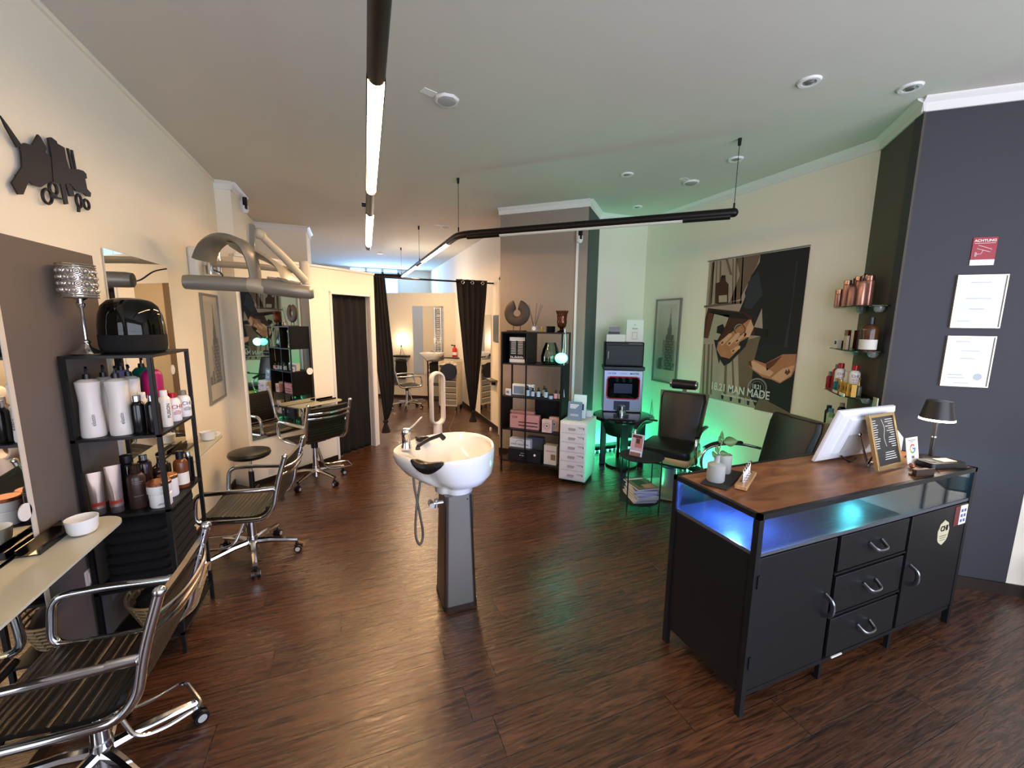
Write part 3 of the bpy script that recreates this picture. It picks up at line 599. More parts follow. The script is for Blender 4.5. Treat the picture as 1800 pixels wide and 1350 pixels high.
m.lathe([(.058,.265),(.058,.40)],cap=False,n=28); m.obj('crystals',mat('crystal_bead','cfc8c0',.08,.4,trans=.4),t)
# speaker with a smoked dome
t=thing('dome_speaker','black speaker with a smoked glossy dome on top of the black shelf','speaker',(-1.03,2.635,1.578)); t.scale=(.94,.94,.94)
M().lathe([(.001,0),(.12,0),(.135,.012),(.14,.04),(.14,.095),(.001,.095)],n=48).obj('base',mat('speaker_fabric','09090a',.9,bump=.4,bscale=300),t)
M().lathe([(.139,.096),(.138,.14),(.13,.20),(.115,.245),(.09,.272),(.05,.284),(.001,.287)],n=48,cap=False).obj('dome',mat('smoked_dome','14120e',.04,0,trans=.75,ior=1.4),t)
M().lathe([(.001,.096),(.1,.096),(.075,.13),(.06,.20),(.055,.235),(.001,.245)],n=36).obj('inner_cone',mat('speaker_inner','2a2926',.2,.7),t)

# ---------------------------------------------------------------- left wall pieces
t=thing('wall_mirror','large frameless mirror with a pale edge above the nearest glass console','mirror',(-1.236,0,0))
M().box(0,.006,.95,2.13,.05,1.93).obj('mirror_pane',mirror,t)
M().box(0,.008,2.13,2.155,.05,1.93).box(0,.008,.95,2.155,1.93,1.945).obj('edge_strip',mat('mirror_edge','d9cfc0',.5),t)
M().cyl((.006,2.105,.99),(.008,2.105,.99),.035,n=24).obj('round_sticker',mat('sticker_white','efe9e4',.5),t)
t=thing('wall_mirror','tall frameless mirror behind the black product shelf','mirror',(-1.238,0,0))
M().box(0,.008,2.93,3.76,.3,2.12).obj('mirror_pane',mirror,t)
M().cyl((.008,3.66,1.38),(.010,3.66,1.38),.035,n=24).obj('round_sticker',MC['sticker_white'],t)
def console(label,y0,y1,z,depth,name='glass_console',loc_=(-1.22,0,0),rz=0,tray=None):
    t=thing(name,label,'shelf',(loc_[0],loc_[1],0),rz,'frosted glass consoles'); d=depth;r=.10
    pts=[(0,y0),(d-r,y0)]+[(d-r+r*math.sin(a),y0+r-r*math.cos(a)) for a in [PI/2*k/6 for k in range(1,7)]]+[(d-r+r*math.cos(a),y1-r+r*math.sin(a)) for a in [PI/2*k/6 for k in range(0,7)]]+[(0,y1)]
    M().prism(pts,z-.01,z).obj('glass_top',glassf,t)
    M().box(-.012,.06,y0+.2,y0+.24,z-.06,z-.011).box(-.012,.06,y1-.26,y1-.22,z-.06,z-.011).obj('bracket',blackm,t)
    if tray: 
        a,b=tray; m=M(); m.box(.005,.075,a,b,z+.001,z+.006); m.box(.005,.010,a,b,z+.006,z+.03); m.box(.07,.075,a,b,z+.006,z+.02); tag(m.obj('tool_tray',blackg,None,(loc_[0],loc_[1],0),rz),None,None); return t,bpy.data.objects[-1] if False else m
    return t
def tray(label,loc_,rz,a,b,z):
    m=M(); m.box(.005,.075,a,b,z+.001,z+.006); m.box(.005,.010,a,b,z+.006,z+.03); m.box(.07,.075,a,b,z+.006,z+.02); tag(m.obj('tool_tray',blackg,None,loc_,rz),label,'tray','black tool trays')
console('frosted glass console under the nearest mirror, holding a white cup',1.2,2.32,.85,.22)
tray('black tool tray on the nearest glass console along the wall',(-1.222,0,0),0,2.0,2.26,.85)
console('frosted glass console by the second mirror behind the black shelf',3.0,3.98,.80,.19)
tray('black tool tray on the console behind the black shelf',(-1.222,0,0),0,3.45,3.72,.80)
dd=(PB-PA).normalized(); ang=math.degrees(math.atan2(dd.y,dd.x))-90
console('frosted glass console on the partition mirror behind the salon chair',.42,1.02,.80,.21,loc_=(PA.x+dd.y*.02,PA.y-dd.x*.02),rz=ang)
tray('black tool tray on the partition console beside the curtain',(PA.x+dd.y*.022,PA.y-dd.x*.022,0),ang,.77,.99,.80)
def cup(label,p):
    t=thing('white_cup',label,'cup',p,0,'white cups on consoles')
    M().lathe([(.001,.006),(.042,.006),(.048,.02),(.053,.068),(.05,.068),(.045,.02),(.001,.012)],n=32).obj('bowl',wht,t)
    M().lathe([(.001,0),(.04,0),(.042,.006),(.001,.006)],n=32).obj('clear_base',chrome,t)
    return t
cup('white cup on the nearest glass console beside the tray',(-1.095,2.16,.851))
cu=cup('white cup with a side handle on the console behind the black shelf',(-1.10,3.80,.801))
M().tube([(.05,.02,.055),(.075,.03,.04),(.05,.02,.02)],.006,8,sm=5).obj('handle',wht,cu)
t=tag(M().box(0,.008,2.40,2.48,.47,.55).box(.008,.012,2.415,2.465,.485,.535).obj('wall_outlet',creamy,None,(-1.24,0,0),bev=.002),'small white power outlet on the grey wall under the console','outlet')
M_=M(); b=PA+dd*.2; 
o=M().box(-.03,.03,-.008,0,-.03,.03).obj('wall_outlet',creamy,None,(b.x,b.y,.12),ang+90,bev=.002); tag(o,'small outlet low on the partition behind the stool','outlet')
# tool silhouettes (metal wall art)
def wp(pts,X0=-1.235): return [onX(x,y,X0) for x,y in pts]
m=M(); OX=-1.222
def sil(pts,x0=OX,x1=OX+.006):
    P=wp(pts); n=len(P); a=sum(P[i][0]*P[(i+1)%n][1]-P[(i+1)%n][0]*P[i][1] for i in range(n)); P=P if a>0 else P[::-1]
    v=[(x0,y,z) for y,z in P]+[(x1,y,z) for y,z in P]; m.add(v,[tuple(range(n-1,-1,-1)),tuple(range(n,2*n))]+[(i,(i+1)%n,(i+1)%n+n,i+n) for i in range(n)])
u=lambda L:[(x/5.625,180+y/5.625) for x,y in L]
sil(u([(-60,120),(5,205),(150,410),(110,440),(-5,240)]))
sil(u([(130,420),(190,395),(260,415),(320,310),(345,335),(405,445),(395,490),(450,535),(470,600),(480,780),(400,800),(345,835),(270,810),(225,770),(170,905),(120,905),(55,790),(160,630),(150,500)]))
sil(u([(415,345),(450,338),(500,375),(510,400),(580,440),(600,560),(630,655),(720,655),(770,670),(800,700),(808,745),(790,750),(810,850),(848,890),(845,930),(810,925),(770,890),(700,870),(640,800),(560,800),(470,790),(450,520)]),OX+.001,OX+.008)
sil(u([(615,445),(632,450),(685,660),(665,665)]));sil(u([(655,462),(672,465),(708,655),(690,660)]))
sil(u([(545,790),(590,790),(625,1000),(590,1005)]));sil(u([(600,800),(660,810),(690,925),(640,925)]))
def ringp(cx,cy,rx,ry,tilt,w=.28):
    P=wp(u([(cx,cy)])); c=P[0]
    pts=[]
    for i in range(20):
        a=2*PI*i/20; x=rx*math.cos(a);y=ry*math.sin(a); pts.append(onX((cx+x*math.cos(tilt)-y*math.sin(tilt))/5.625,180+(cy+x*math.sin(tilt)+y*math.cos(tilt))/5.625,-1.235))
    m.tube([(OX+.004,y,z) for y,z in pts],.006,6,closed=True)
ringp(415,925,45,75,-.3);ringp(475,850,35,65,-.3);ringp(735,970,25,65,-.2);ringp(810,1005,25,50,-.3)
sil(u([(470,880),(520,930),(575,945),(575,960),(500,945),(440,900)]));sil(u([(725,1030),(748,1030),(745,1083),(725,1080)]))
for y_,z_ in (onX(60,265,-1.235),onX(100,290,-1.235),onX(30,310,-1.235),onX(125,310,-1.235)): m.cyl((-1.24,y_,z_),(OX+.002,y_,z_),.006,n=8)
tag(m.obj('metal_wall_art',mat('art_metal','0b0807',.6),None,flat=True),'dark metal silhouette of scissors, combs and clippers high on the left wall','wall art')
# framed city picture helper: local x to the right, z up, front faces -y
skyg=mat('photo_sky','bcb6a8',.6); bldg=mat('photo_building','4b4a47',.6); bldl=mat('photo_building_light','8f8a80',.6); frs=mat('frame_silver','8b8a86',.35,.6)
def city_frame(label,p,rz,w,h,seed):
    rnd=random.Random(seed); t=thing('framed_picture',label,'picture',p,rz,'framed city pictures')
    fw=.022; m=M(); m.box(-w/2,w/2,-.02,0,0,fw).box(-w/2,w/2,-.02,0,h-fw,h).box(-w/2,-w/2+fw,-.02,0,fw,h-fw).box(w/2-fw,w/2,-.02,0,fw,h-fw); m.obj('frame',frs,t)
    M().box(-w/2+fw,w/2-fw,-.010,-.002,fw,h-fw).obj('mat_board',mat('mat_board','cfcabc',.7),t)
    a=w/2-.065; m=M(); m.mt(0).box(-a,a,-.0115,-.010,.17,h-.07)
    def b_(x0,x1,z1,mi,y=-.0125,z0=.17): m.mt(mi).box(x0*a,x1*a,y,-.0105,z0,z1)
    for k in range(9): x=-1+k*.22; b_(x,min(1,x+.24),.22+rnd.random()*.12,1+rnd.randint(0,1))
    b_(-.35,.95,.17+.36*h,2,-.013); b_(-.05,.8,.17+.42*h,1,-.0135); b_(.1,.55,.17+.50*h,1,-.0138)
    for k in range(11): 
        zz_=.2+k*.032*h*1.0
        for j in range(7): m.mt(0 if (k+j)%3 else 1).box(a*(-.3+j*.17),a*(-.3+j*.17+.07),-.0141,-.013,zz_,zz_+.014)
    for s_,z0,z1 in ((.16,.5,.60),(.10,.6,.68),(.05,.68,.74),(.015,.74,.82)): m.mt(1).box(a*(.35-s_),a*(.35+s_),-.0136,-.0105,.17+z0*h*.9,.17+z1*h*.9)
    m.obj('photo_print',[skyg,bldg,bldl],t,flat=True)
    M().box(-w/2+fw,w/2-fw,-.017,-.0155,fw,h-fw).obj('glass_pane',picg2,t)
    return t
city_frame('tall framed black and white city picture on the left wall under the dryer',(-1.24,4.655,.97),90,.48,1.005,3)
city_frame('tall framed black and white skyscraper picture in the green lit alcove',(3.76,4.22,.99),-90,.45,1.07,5)
# partition mirror
t=thing('wall_mirror','frameless mirror on the partition reflecting the product shelf','mirror',(PA.x+dd.y*.002,PA.y-dd.x*.002,0),ang+90)
M().box(.03,.77,-.008,0,.50,2.085).obj('mirror_pane',mirror,t)
M().cyl((.725,-.008,1.16),(.725,-.010,1.16),.04,n=24).obj('round_sticker',MC['sticker_white'],t)
# ---------------------------------------------------------------- hood dryer
t=thing('hair_dryer_hood','grey climazone hair processor on a jointed wall arm above the left chairs','hair dryer',(0,0,0))
def yz(px,py,Y0=3.6): d=ray(px,py); return Vector((0,0,HC))+d*(Y0/d.y)
def Q(px,py,dy=0): p=yz(px,py,3.6); p.y+=dy; return p
M().box(-1.24,-1.17,4.22,4.5,2.02,2.34).obj('wall_bracket',wplas,t,bev=.02)
m=M(); m.cyl((-1.12,4.36,2.13),(-1.12,4.36,2.33),.035,n=16); m.cyl((-1.06,4.36,2.13),(-1.06,4.36,2.33),.02,n=12); m.box(-1.17,-1.05,4.33,4.39,2.2,2.26); m.obj('pivot',chrome,t)
m=M(); m.tube([(-1.10,4.36,2.22),(-.8,4.34,2.215),(-.40,4.30,2.19)],.055,10,flat=.5); m.obj('lower_arm',mat('arm_beige','b9ae9b',.4),t)
J=Vector((-.38,4.28,2.13)); K=Vector((-.66,3.95,2.43))
m=M(); m.cyl(J+Vector((0,0,-.06)),J+Vector((0,0,.14)),.04,n=16); m.ball(K,.045); m.tube([J+Vector((0,-.02,-.03)),J.lerp(K,.5),K],.032,10,rr=[.036,.034,.03]); m.obj('upper_arm',MC['arm_beige'],t)
m=M(); m.cyl(K+Vector((-.05,-.03,.05)),K+Vector((-.05,-.1,-.13)),.03,n=16); m.cyl(K+Vector((-.05,-.1,-.12)),K+Vector((-.03,-.16,-.2)),.03,.024,n=16); m.obj('hanger',chrome,t)
# arch band
P=[Q(327,447,.2),Q(345,425,.12),Q(375,413,.05),Q(410,420,-.02),Q(432,440,-.05),Q(443,470,-.03),Q(446,500,0)]
m=M(); sp=smooth(P,6); rg=[]
for i,p in enumerate(sp):
    u_=i/(len(sp)-1); tn=(sp[min(i+1,len(sp)-1)]-sp[max(0,i-1)]).normalized(); wv=Vector((.25,1,0)).normalized()*(.16*(1-u_*.62)); nn_=tn.cross(wv).normalized()*.02
    c=p+wv*.6
    rg.append([c-wv-nn_*.3,c-wv*.7+nn_,c+wv*.7+nn_,c+wv+nn_*.3,c+wv*.8-nn_,c-wv*.8-nn_])
m.rings(rg); m.obj('arch',greypl,t,ang=60)
# rear saddle from the hanger to the body
P=[Q(405,430,.2),Q(440,440,.15),Q(475,458,.1),Q(500,478,.05),Q(512,500,.0)]
m=M(); sp=smooth(P,6); rg=[]
for i,p in enumerate(sp):
    tn=(sp[min(i+1,len(sp)-1)]-sp[max(0,i-1)]).normalized(); wv=Vector((.5,.6,-.35)).normalized()*.10; nn_=tn.cross(wv).normalized()*.018
    rg.append([p-wv,p-wv*.6+nn_,p+wv*.6+nn_,p+wv,p+wv*.6-nn_,p-wv*.6-nn_])
m.rings(rg); m.obj('rear_cover',mat('dryer_light_grey','a09a8a',.35,.2),t,ang=60)
m=M(); m.tube([Q(324,496),Q(335,496),Q(400,499),Q(438,501)],.05,18,rr=[.048,.052,.052,.052]); m.ball(Q(325,496),.047,.3,1,1); m.obj('left_heater',greypl,t)
m=M(); m.tube([Q(436,500),Q(449,502),Q(466,506)],.056,18,flat=.95); m.obj('joint_collar',mat('dryer_light_grey'),t)
m=M(); sp=[Q(462,505),Q(485,508),Q(515,513),Q(545,517),Q(552,518)]; rg=[]
for i,(p,a,b) in enumerate(zip(sp,(.055,.075,.085,.07,.05),(.055,.06,.055,.05,.035))): rg.append([p+Vector((0,a*math.cos(2*PI*j/20),b*math.sin(2*PI*j/20)+.01)) for j in range(20)])
m.rings(rg); m.obj('right_heater',greypl,t,ang=60)
m=M(); m.tube([Q(470,488),Q(500,493),Q(530,500)],.03,12,flat=.45,rr=[.02,.034,.03,.02]); m.obj('control_panel',MC['dryer_light_grey'],t)
m=M(); m.ball(Q(489,489),.012,1.3,.6,.6); m.obj('button',red,t)
m=M(); m.tube([(-1.08,4.3,2.16),(-1.0,4.2,2.12),(-.97,4.0,2.03),(-.96,3.75,2.0)],.006,6,sm=6); m.obj('power_cable',blackp,t)

# ---------------------------------------------------------------- curtains
def curtain(label,a,b,z0,z1,folds,amp,name='curtain',wf=None,knot=None,off=None,grommets=0,group='black curtains'):
    a=Vector((a[0],a[1],0));b=Vector((b[0],b[1],0)); t=thing(name,label,'curtain',(a.x,a.y,0),0,group); d=(b-a); L=d.length; d.normalize(); n=Vector((-d.y,d.x,0)); m=M(); rows=40; cols=folds*10; V=[]
    for j in range(rows+1):
        z=z0+(z1-z0)*j/rows; u0,u1=(wf(z) if wf else (0,1))
        for i in range(cols+1):
            s=i/cols; ph=2*PI*folds*s; A=amp*(.75+.25*math.sin(3*z+s*5)); tight=min(1,(u1-u0)*1.3)
            V.append(d*(L*(u0+(u1-u0)*s))+n*(A*math.sin(ph)*(.5+.5*tight)+.004*math.sin(7*z+ph*.5))+Vector((0,0,z)))
    C_=cols+1; m.add(V,[(j*C_+i,j*C_+i+1,(j+1)*C_+i+1,(j+1)*C_+i) for j in range(rows) for i in range(cols)])
    o=m.obj('cloth',mat('curtain_black','14110f',.9,bump=.4,bscale=250),t,ang=180); so=o.modifiers.new('s','SOLIDIFY'); so.thickness=.004
    if knot: 
        k=M(); kx=d*(L*(knot[0])); zc=knot[1]; k.ball((kx.x,kx.y,zc),.035,1.1,1.1,.8,jit=.08); k.lathe([(.02,-.02),(.03,-.05),(.055,-.12),(.065,-.16)],(kx.x,kx.y,zc),14,cap=True); k.obj('knotted_end',MC['curtain_black'],t,ang=70)
    if grommets:
        for g in range(grommets):
            s=(g+.5)/grommets*.9; p=d*(L*s)+n*(-amp*.9); q_=p+n*.006; mm_=M(); c=p+Vector((0,0,z1-.045)); mm_.tube([c+d*(.024*math.cos(x))+Vector((0,0,.024*math.sin(x))) for x in [2*PI*i/18 for i in range(18)]],.006,6,closed=True); mm_.obj('grommet',chrome,t)
    return t
d=(PC-PB).normalized(); nn=Vector((-d.y,d.x))
curtain('plain black curtain closing the changing cabin doorway in the partition',p1+nn*.075,p2+nn*.075,.01,2.06,5,.022)
ra=Vector((.40,6.12));rb=Vector((2.10,6.30))
def lw(z): f=max(0,min(1,(z-.33)/2.0)); return (.0-.0*f,.32-.10*f) if False else ((.02+.0*f),.02+.10+.10*math.sin(PI*f)**.7*(1-f*.2)+.0)
rd=(rb-ra).normalized()
def cw(u0t,u1t,cx,zk):
    def g(z):
        f=max(0,min(1,(z-zk)/(2.36-zk))); f=f**.8; return (cx-.02)*(1-f)+u0t*f,(cx+.02)*(1-f)+u1t*f
    return g
def cwl(z):
    f=max(0,min(1,(z-.32)/(2.36-.32))); g=math.sin(PI*min(1,f*1.0))
    return (-.01-.06*min(1,f*2)),(.01+.025*f+.075*math.sin(PI*f**.6)*(1-f*.35))
curtain('black curtain gathered and knotted at the left side of the passage',ra,rb,.30,2.38,5,.03,wf=cwl,knot=(.0,.29))
curtain('black curtain with chrome grommets, tied to a point at the right of the passage',ra,rb,.32,2.38,5,.03,wf=cw(.645,.945,.80,.32),knot=(.80,.31))
o=bpy.data.objects
tt=[x for x in bpy.data.objects if x.get('label','').startswith('black curtain with chrome')][0]
L_=(rb-ra).length; d3=Vector((rd.x,rd.y,0)); n3=Vector((-rd.y,rd.x,0))
for s in (.70,.79,.89):
    c=d3*(L_*s)-n3*.034+Vector((0,0,2.335)); mm_=M(); mm_.tube([c+d3*(.022*math.cos(x))+Vector((0,0,.022*math.sin(x))) for x in [2*PI*i/18 for i in range(18)]],.006,6,closed=True); mm_.obj('grommet',chrome,tt)
m=M(); m.tube([(ra.x-.12,ra.y-.01,2.345),(rb.x+.015,rb.y,2.345)],.013,12); tag(m.obj('curtain_rod',blackg),'dark curtain rod spanning the passage to the back room','rod')

# ---------------------------------------------------------------- centre display shelf (45 deg to the room)
ANG=-43.6
def cs(x,y,z=0):   # local shelf coordinates -> world
    a=R(ANG); return (1.575+x*math.cos(a)-y*math.sin(a),4.42+x*math.sin(a)+y*math.cos(a),z)
t=thing('display_shelf','black metal display shelf with boxes and bottles in front of the dark pillar','shelf',(1.575,4.42,0),ANG)
W_=.725;D_=.33; LV=(.14,.52,.905,1.285,1.64)
for x in (.009,W_-.009):
    for y in (.009,D_-.009): M().box(x-.009,x+.009,y-.009,y+.009,0,1.627).obj('post',blackm,t)
for z in LV: M().box(0,W_,0,D_,z-.014,z).obj('shelf_board',blackm,t)
M().box(.30,.312,0,.02,0.52,.905-.014).box(.30,.312,0,.02,.14,.506).obj('divider_rod',blackm,t)
M().box(.30,.312,0,.02,.905,1.271).obj('divider_rod',blackm,t)
M().box(.305,.32,0,D_,1.285,1.626).obj('divider_panel',blackm,t)
for bx in ((0,.008,0,D_,1.285,1.626),(W_-.008,W_,0,D_,.905,1.271),(0,.30,D_-.008,D_,1.285,1.626),(0,.008,0,D_,.52,.891),(W_-.008,W_,0,D_,.52,.891),(.31,W_,D_-.008,D_,.52,.891)): M().box(*bx).obj('side_panel',blackm,t)
bro=mat('bronze_stone','463b32',.6,.1,bump=.5,bscale=60,var=.3,vscale=12)
p=cs(.135,.14,1.641); t=thing('ring_sculpture','bronze open ring sculpture on a small stand on top of the display shelf','sculpture',p,ANG); t.scale=(1.22,1.2,1.1)
M().box(-.085,.085,-.04,.04,0,.012).cyl((-.035,0,.012),(-.035,0,.075),.004,n=8).cyl((.035,0,.012),(.035,0,.075),.004,n=8).obj('stand',mat('sculpture_stand','3a2c22',.5),t)
m=M(); rg=[]
for i in range(41):
    a=R(90+18+ (324)*i/40); cx,cz=math.cos(a),math.sin(a); w_=.048; Rr=.082
    pr=[]
    for j in range(14): b=2*PI*j/14; rr_=Rr+w_*math.cos(b); pr.append((rr_*cx,.022*math.sin(b),.19+rr_*cz*1.05))
    rg.append(pr)
m.rings(rg); m.obj('ring',bro,t)
p=cs(.35,.14,1.641); t=thing('reed_diffuser','glass reed diffuser with dark sticks on the display shelf','diffuser',p,ANG)
M().box(-.035,.035,-.02,.02,0,.07).cyl((0,0,.07),(0,0,.09),.011,n=14).obj('flask',mat('flask_glass','d9d6c9',.08,trans=.6),t,bev=.006)
M().cyl((0,-.021,.038),(0,-.0215,.038),.022,n=20).obj('paper_label',paper,t)
m=M()
for a,b in ((-.10,.04),(-.06,-.03),(.06,.03),(.03,-.02),(.09,.0)): m.cyl((0,0,.03),(a,b,.33-abs(a)*.4),.0022,n=6)
m.obj('reed_sticks',blackp,t)
p=cs(.44,.13,1.641); t=thing('perfume_vial','small yellow vial beside the reed diffuser','bottle',p,ANG)
M().box(-.014,.014,-.01,.01,0,.04).obj('vial',mat('yellow_liquid','b59a3c',.15,trans=.3),t,bev=.003); M().box(-.008,.008,-.008,.008,.041,.06).obj('cap',gold,t)
p=cs(.54,.14,1.641); t=thing('dark_glass_candle','short dark faceted glass candle between diffuser and vase','candle',p,ANG)
M().lathe([(.045,0),(.05,.01),(.05,.065),(.044,.065),(.04,.02),(.001,.018)],n=6,sx=1.05).obj('glass_bowl',mat('dark_glass','11151d',.08,.2),t,flat=True); M().lathe([(.001,.02),(.04,.02),(.04,.05),(.001,.05)],n=20).obj('wax',mat('wax_dark','3b3936',.6),t)
p=cs(.665,.15,1.641); t=thing('hurricane_vase','amber lattice glass vase with flared rim on top of the display shelf','vase',p,ANG)
amb=mat('amber_glass','7a3d1c',.12,.35,trans=.35)
M().lathe([(.001,0),(.05,0),(.052,.012),(.025,.025),(.02,.04),(.028,.05)],n=28).obj('foot',mat('dark_bronze','2b1710',.25,.6),t)
m=M(); pr=[(.03,.05),(.045,.07),(.052,.11),(.05,.15),(.052,.19),(.068,.235)]; m.lathe(pr,n=32,cap=False); m.obj('glass_body',amb,t)
m=M()
for s in (-1,1):
    for i in range(12):
        pts=[]
        for k in range(13):
            u_=k/12; f=u_*(len(pr)-1); j=min(int(f),len(pr)-2); rr_=pr[j][0]+(pr[j+1][0]-pr[j][0])*(f-j)+.001; z=pr[j][1]+(pr[j+1][1]-pr[j][1])*(f-j); a=2*PI*i/12+s*u_*1.9; pts.append((rr_*math.cos(a),rr_*math.sin(a),z))
        m.tube(pts,.0022,5)
m.obj('lattice',MC['dark_bronze'],t)
def box_item(nm,label,p,w,d,h,m_,rz=ANG,group=None,cat='box',lid=None,bars=None,bm=None,txts=(),tilt=0,part='carton'):
    t=thing(nm,label,cat,p,rz,group); M().box(-w/2,w/2,-d/2,d/2,0,h).obj(part,m_,t,bev=.0012)
    if tilt: t.rotation_euler=(R(tilt),0,R(rz))
    if bars:
        m=M()
        for x0,x1,z0,z1 in bars: m.box(x0*w,x1*w,-d/2-.0012,-d/2,z0*h,z1*h)
        m.obj('printed_panel',bm or inkk,t,flat=True)
    for s,sz,x,z,tm in txts: text(s,sz,tm,t,(x*w,-d/2-.0022,z*h),(1,0,0),(0,0,1))
    return t
# price board on the top bay
t=box_item('price_board','black price board with white headings in the top left bay of the display shelf',cs(.16,.10,1.287),.19,.006,.29,paper,bars=[(-.5,.5,.14,.86)],part='board',cat='sign')
m=M()
for k in range(9): m.box(-.075,-.015,-.0055,-.0045,.10+k*.018,.106+k*.018); m.box(.01,.07,-.0055,-.0045,.10+k*.018,.106+k*.018)
for k in range(9): m.box(-.08+k*.018,-.07+k*.018,-.0055,-.0045,.05,.06+random.random()*.02)
m.obj('price_lines',paper,t,flat=True)
# terrarium
p=cs(.54,.16,1.287); t=thing('terrarium','round glass terrarium with dark moss in the top right bay of the display shelf','terrarium',p,ANG)
M().lathe([(.001,.002),(.09,.002),(.108,.03),(.105,.09),(.085,.17),(.065,.215),(.06,.235),(.057,.235),(.062,.21),(.082,.168),(.102,.09),(.104,.032),(.001,.006)],n=40).obj('glass_jar',pane_mat('terrarium_glass',(.82,.93,.86,1),1.5),t)
m=M(); m.lathe([(.001,.008),(.098,.01),(.1,.035),(.001,.045)],n=24)
for k in range(26): a=random.uniform(0,2*PI);r_=random.uniform(0,.085); m.ball((r_*math.cos(a),r_*math.sin(a),.045),random.uniform(.012,.022),n=8,k=5,jit=.2)
m.obj('moss',mat('moss_dark','24301c',.95),t)
# bay 0.905
greyb=mat('blue_grey_print','7b8a99',.6); pinkb=mat('pink_print','d8a5a0',.6)
box_item('flyer_stand','small white flyer leaning in the display shelf, leftmost on its board',cs(.07,.06,.906),.07,.02,.075,paper,bars=[(-.3,.3,.3,.7)],bm=greyb,cat='flyer',rz=ANG-18)
box_item('gift_box','flat white box with blue grey panels behind the small flyer',cs(.22,.16,.906),.26,.05,.125,paper,bars=[(-.44,.06,.08,.82),(.08,.46,.08,.82)],bm=greyb)
blueb=mat('pale_blue_label','a9bccb',.5)
bl=[(.31,.06,.125,'spray'),(.37,.07,.105,'screw'),(.44,.06,.115,'screw'),(.49,.12,.13,'screw'),(.53,.06,.115,'screw')]
lbl=['tall spray bottle with pale blue label, leftmost of the small bottles on the display shelf','dark bottle with pale blue label right of the spray bottle','dark bottle with pale blue label in the middle of the row','dark bottle standing behind the row of pale blue labels','dark bottle with pale blue label next to the tiny jar']
for (x,y,h,s_),l in zip(bl,lbl): bottle('bottle',l,cs(x,y,.906),.021,h,blkb,blackp,s_,'dark bottles with pale labels',ch=.03,cr=.45,face=ANG-90,lab=(blueb,.08,.62))
bottle('jar','tiny jar with pale blue label and black lid on the display shelf',cs(.59,.05,.906),.024,.05,blueb,blackp,'jar','dark bottles with pale labels',ch=.014,face=ANG-90,cat='jar')
bottle('bottle','dark bottle with pink label on the display shelf',cs(.645,.06,.906),.024,.1,blkb,blackp,'screw','dark bottles with pale labels',ch=.03,cr=.45,face=ANG-90,lab=(mat('pink_label','d98f96',.5),.08,.66))
bottle('bottle','dark bottle with pale green label, rightmost on its board',cs(.692,.06,.906),.018,.095,blkb,blackp,'screw','dark bottles with pale labels',ch=.03,cr=.45,face=ANG-90,lab=(mat('pale_green_label','b7c2a0',.5),.08,.66))
# bay 0.52
pk=mat('pink_carton','c58e88',.5)
box_item('hair_iron_box','pink hair iron carton, left and rear one of the overlapping pair',cs(.20,.20,.521),.30,.05,.185,pk,group='pink hair iron cartons',txts=(('CHI',.05,-.4,.75,inkk),))
m_=box_item('hair_iron_box','pink hair iron carton with picture of a dark styling iron, in front',cs(.27,.10,.521),.36,.06,.165,pk,group='pink hair iron cartons',bars=[(-.2,.46,.42,.5),(-.2,.46,.18,.26)],bm=mat('iron_brown','4a2f2c',.5),txts=(('CHI',.04,-.33,.78,inkk),))
rose=mat('rose_print','d9b9aa',.6)
def ornbox(label,p,s_=1):
    t=box_item('rose_box',label,p,.115*s_,.06,.145*s_,rose,group='pale boxes with round ornament')
    m=M(); m.tube([(.03*s_*math.cos(a),-.0315,.075*s_+.033*s_*math.sin(a)) for a in [2*PI*i/20 for i in range(20)]],.003,5,closed=True); m.ball((0,-.03,.075*s_),.014,1,.12,1)
    for k in range(14): a=2*PI*k/14; m.box(.043*s_*math.cos(a)-.004,.043*s_*math.cos(a)+.004,-.0315,-.03,.075*s_+.05*s_*math.sin(a)-.004,.075*s_+.05*s_*math.sin(a)+.004)
    m.obj('ornament',inkg,t,flat=True)
ornbox('pale rose box with round ornament, nearer one on the pink carton shelf',cs(.56,.05,.521))
ornbox('pale rose box with round ornament, standing behind the nearer one',cs(.62,.14,.521),1.1)
# bay 0.14
box_item('styling_set_box','long black carton with small silver lettering on the lowest board',cs(.29,.065,.141),.40,.07,.14,mat('black_carton','15151a',.45),txts=(('air styler',.022,-.05,.5,paper),('PALLET',.014,-.05,.68,paper)))
t=[x for x in bpy.data.objects if x.name.startswith('styling_set_box')][0]; M().cyl((.13,-.0355,.09),(.13,-.037,.09),.014,n=16).obj('round_sticker',paper,t)
t=box_item('good_grooming_box','white GOOD GROOMING carton behind the long black carton',cs(.20,.155,.141),.26,.08,.235,paper,txts=(('GOOD GROOMING',.026,0,.72,inkk),))
M().tube([(.05*math.cos(a),-.041,.19+.03*math.sin(a)) for a in [PI*i/12 for i in range(13)]],.002,5).obj('arch_ornament',inkk,t)
box_item('dark_carton','dark grey carton behind the white grooming carton',cs(.36,.245,.141),.20,.08,.25,mat('charcoal_carton','4b4c50',.5))
t=box_item('kraft_box','cream carton with brown picture label, rightmost on the lowest board',cs(.60,.09,.141),.15,.09,.225,mat('cream_carton','cfc4ae',.6),bars=[(.05,.42,.25,.55)],bm=mat('kraft_brown','7c6a4c',.6)); M().box(-.05,.06,-.0465,-.045,.16,.163).box(-.05,.06,-.0465,-.045,.15,.152).obj('printed_lines',inkk,t)
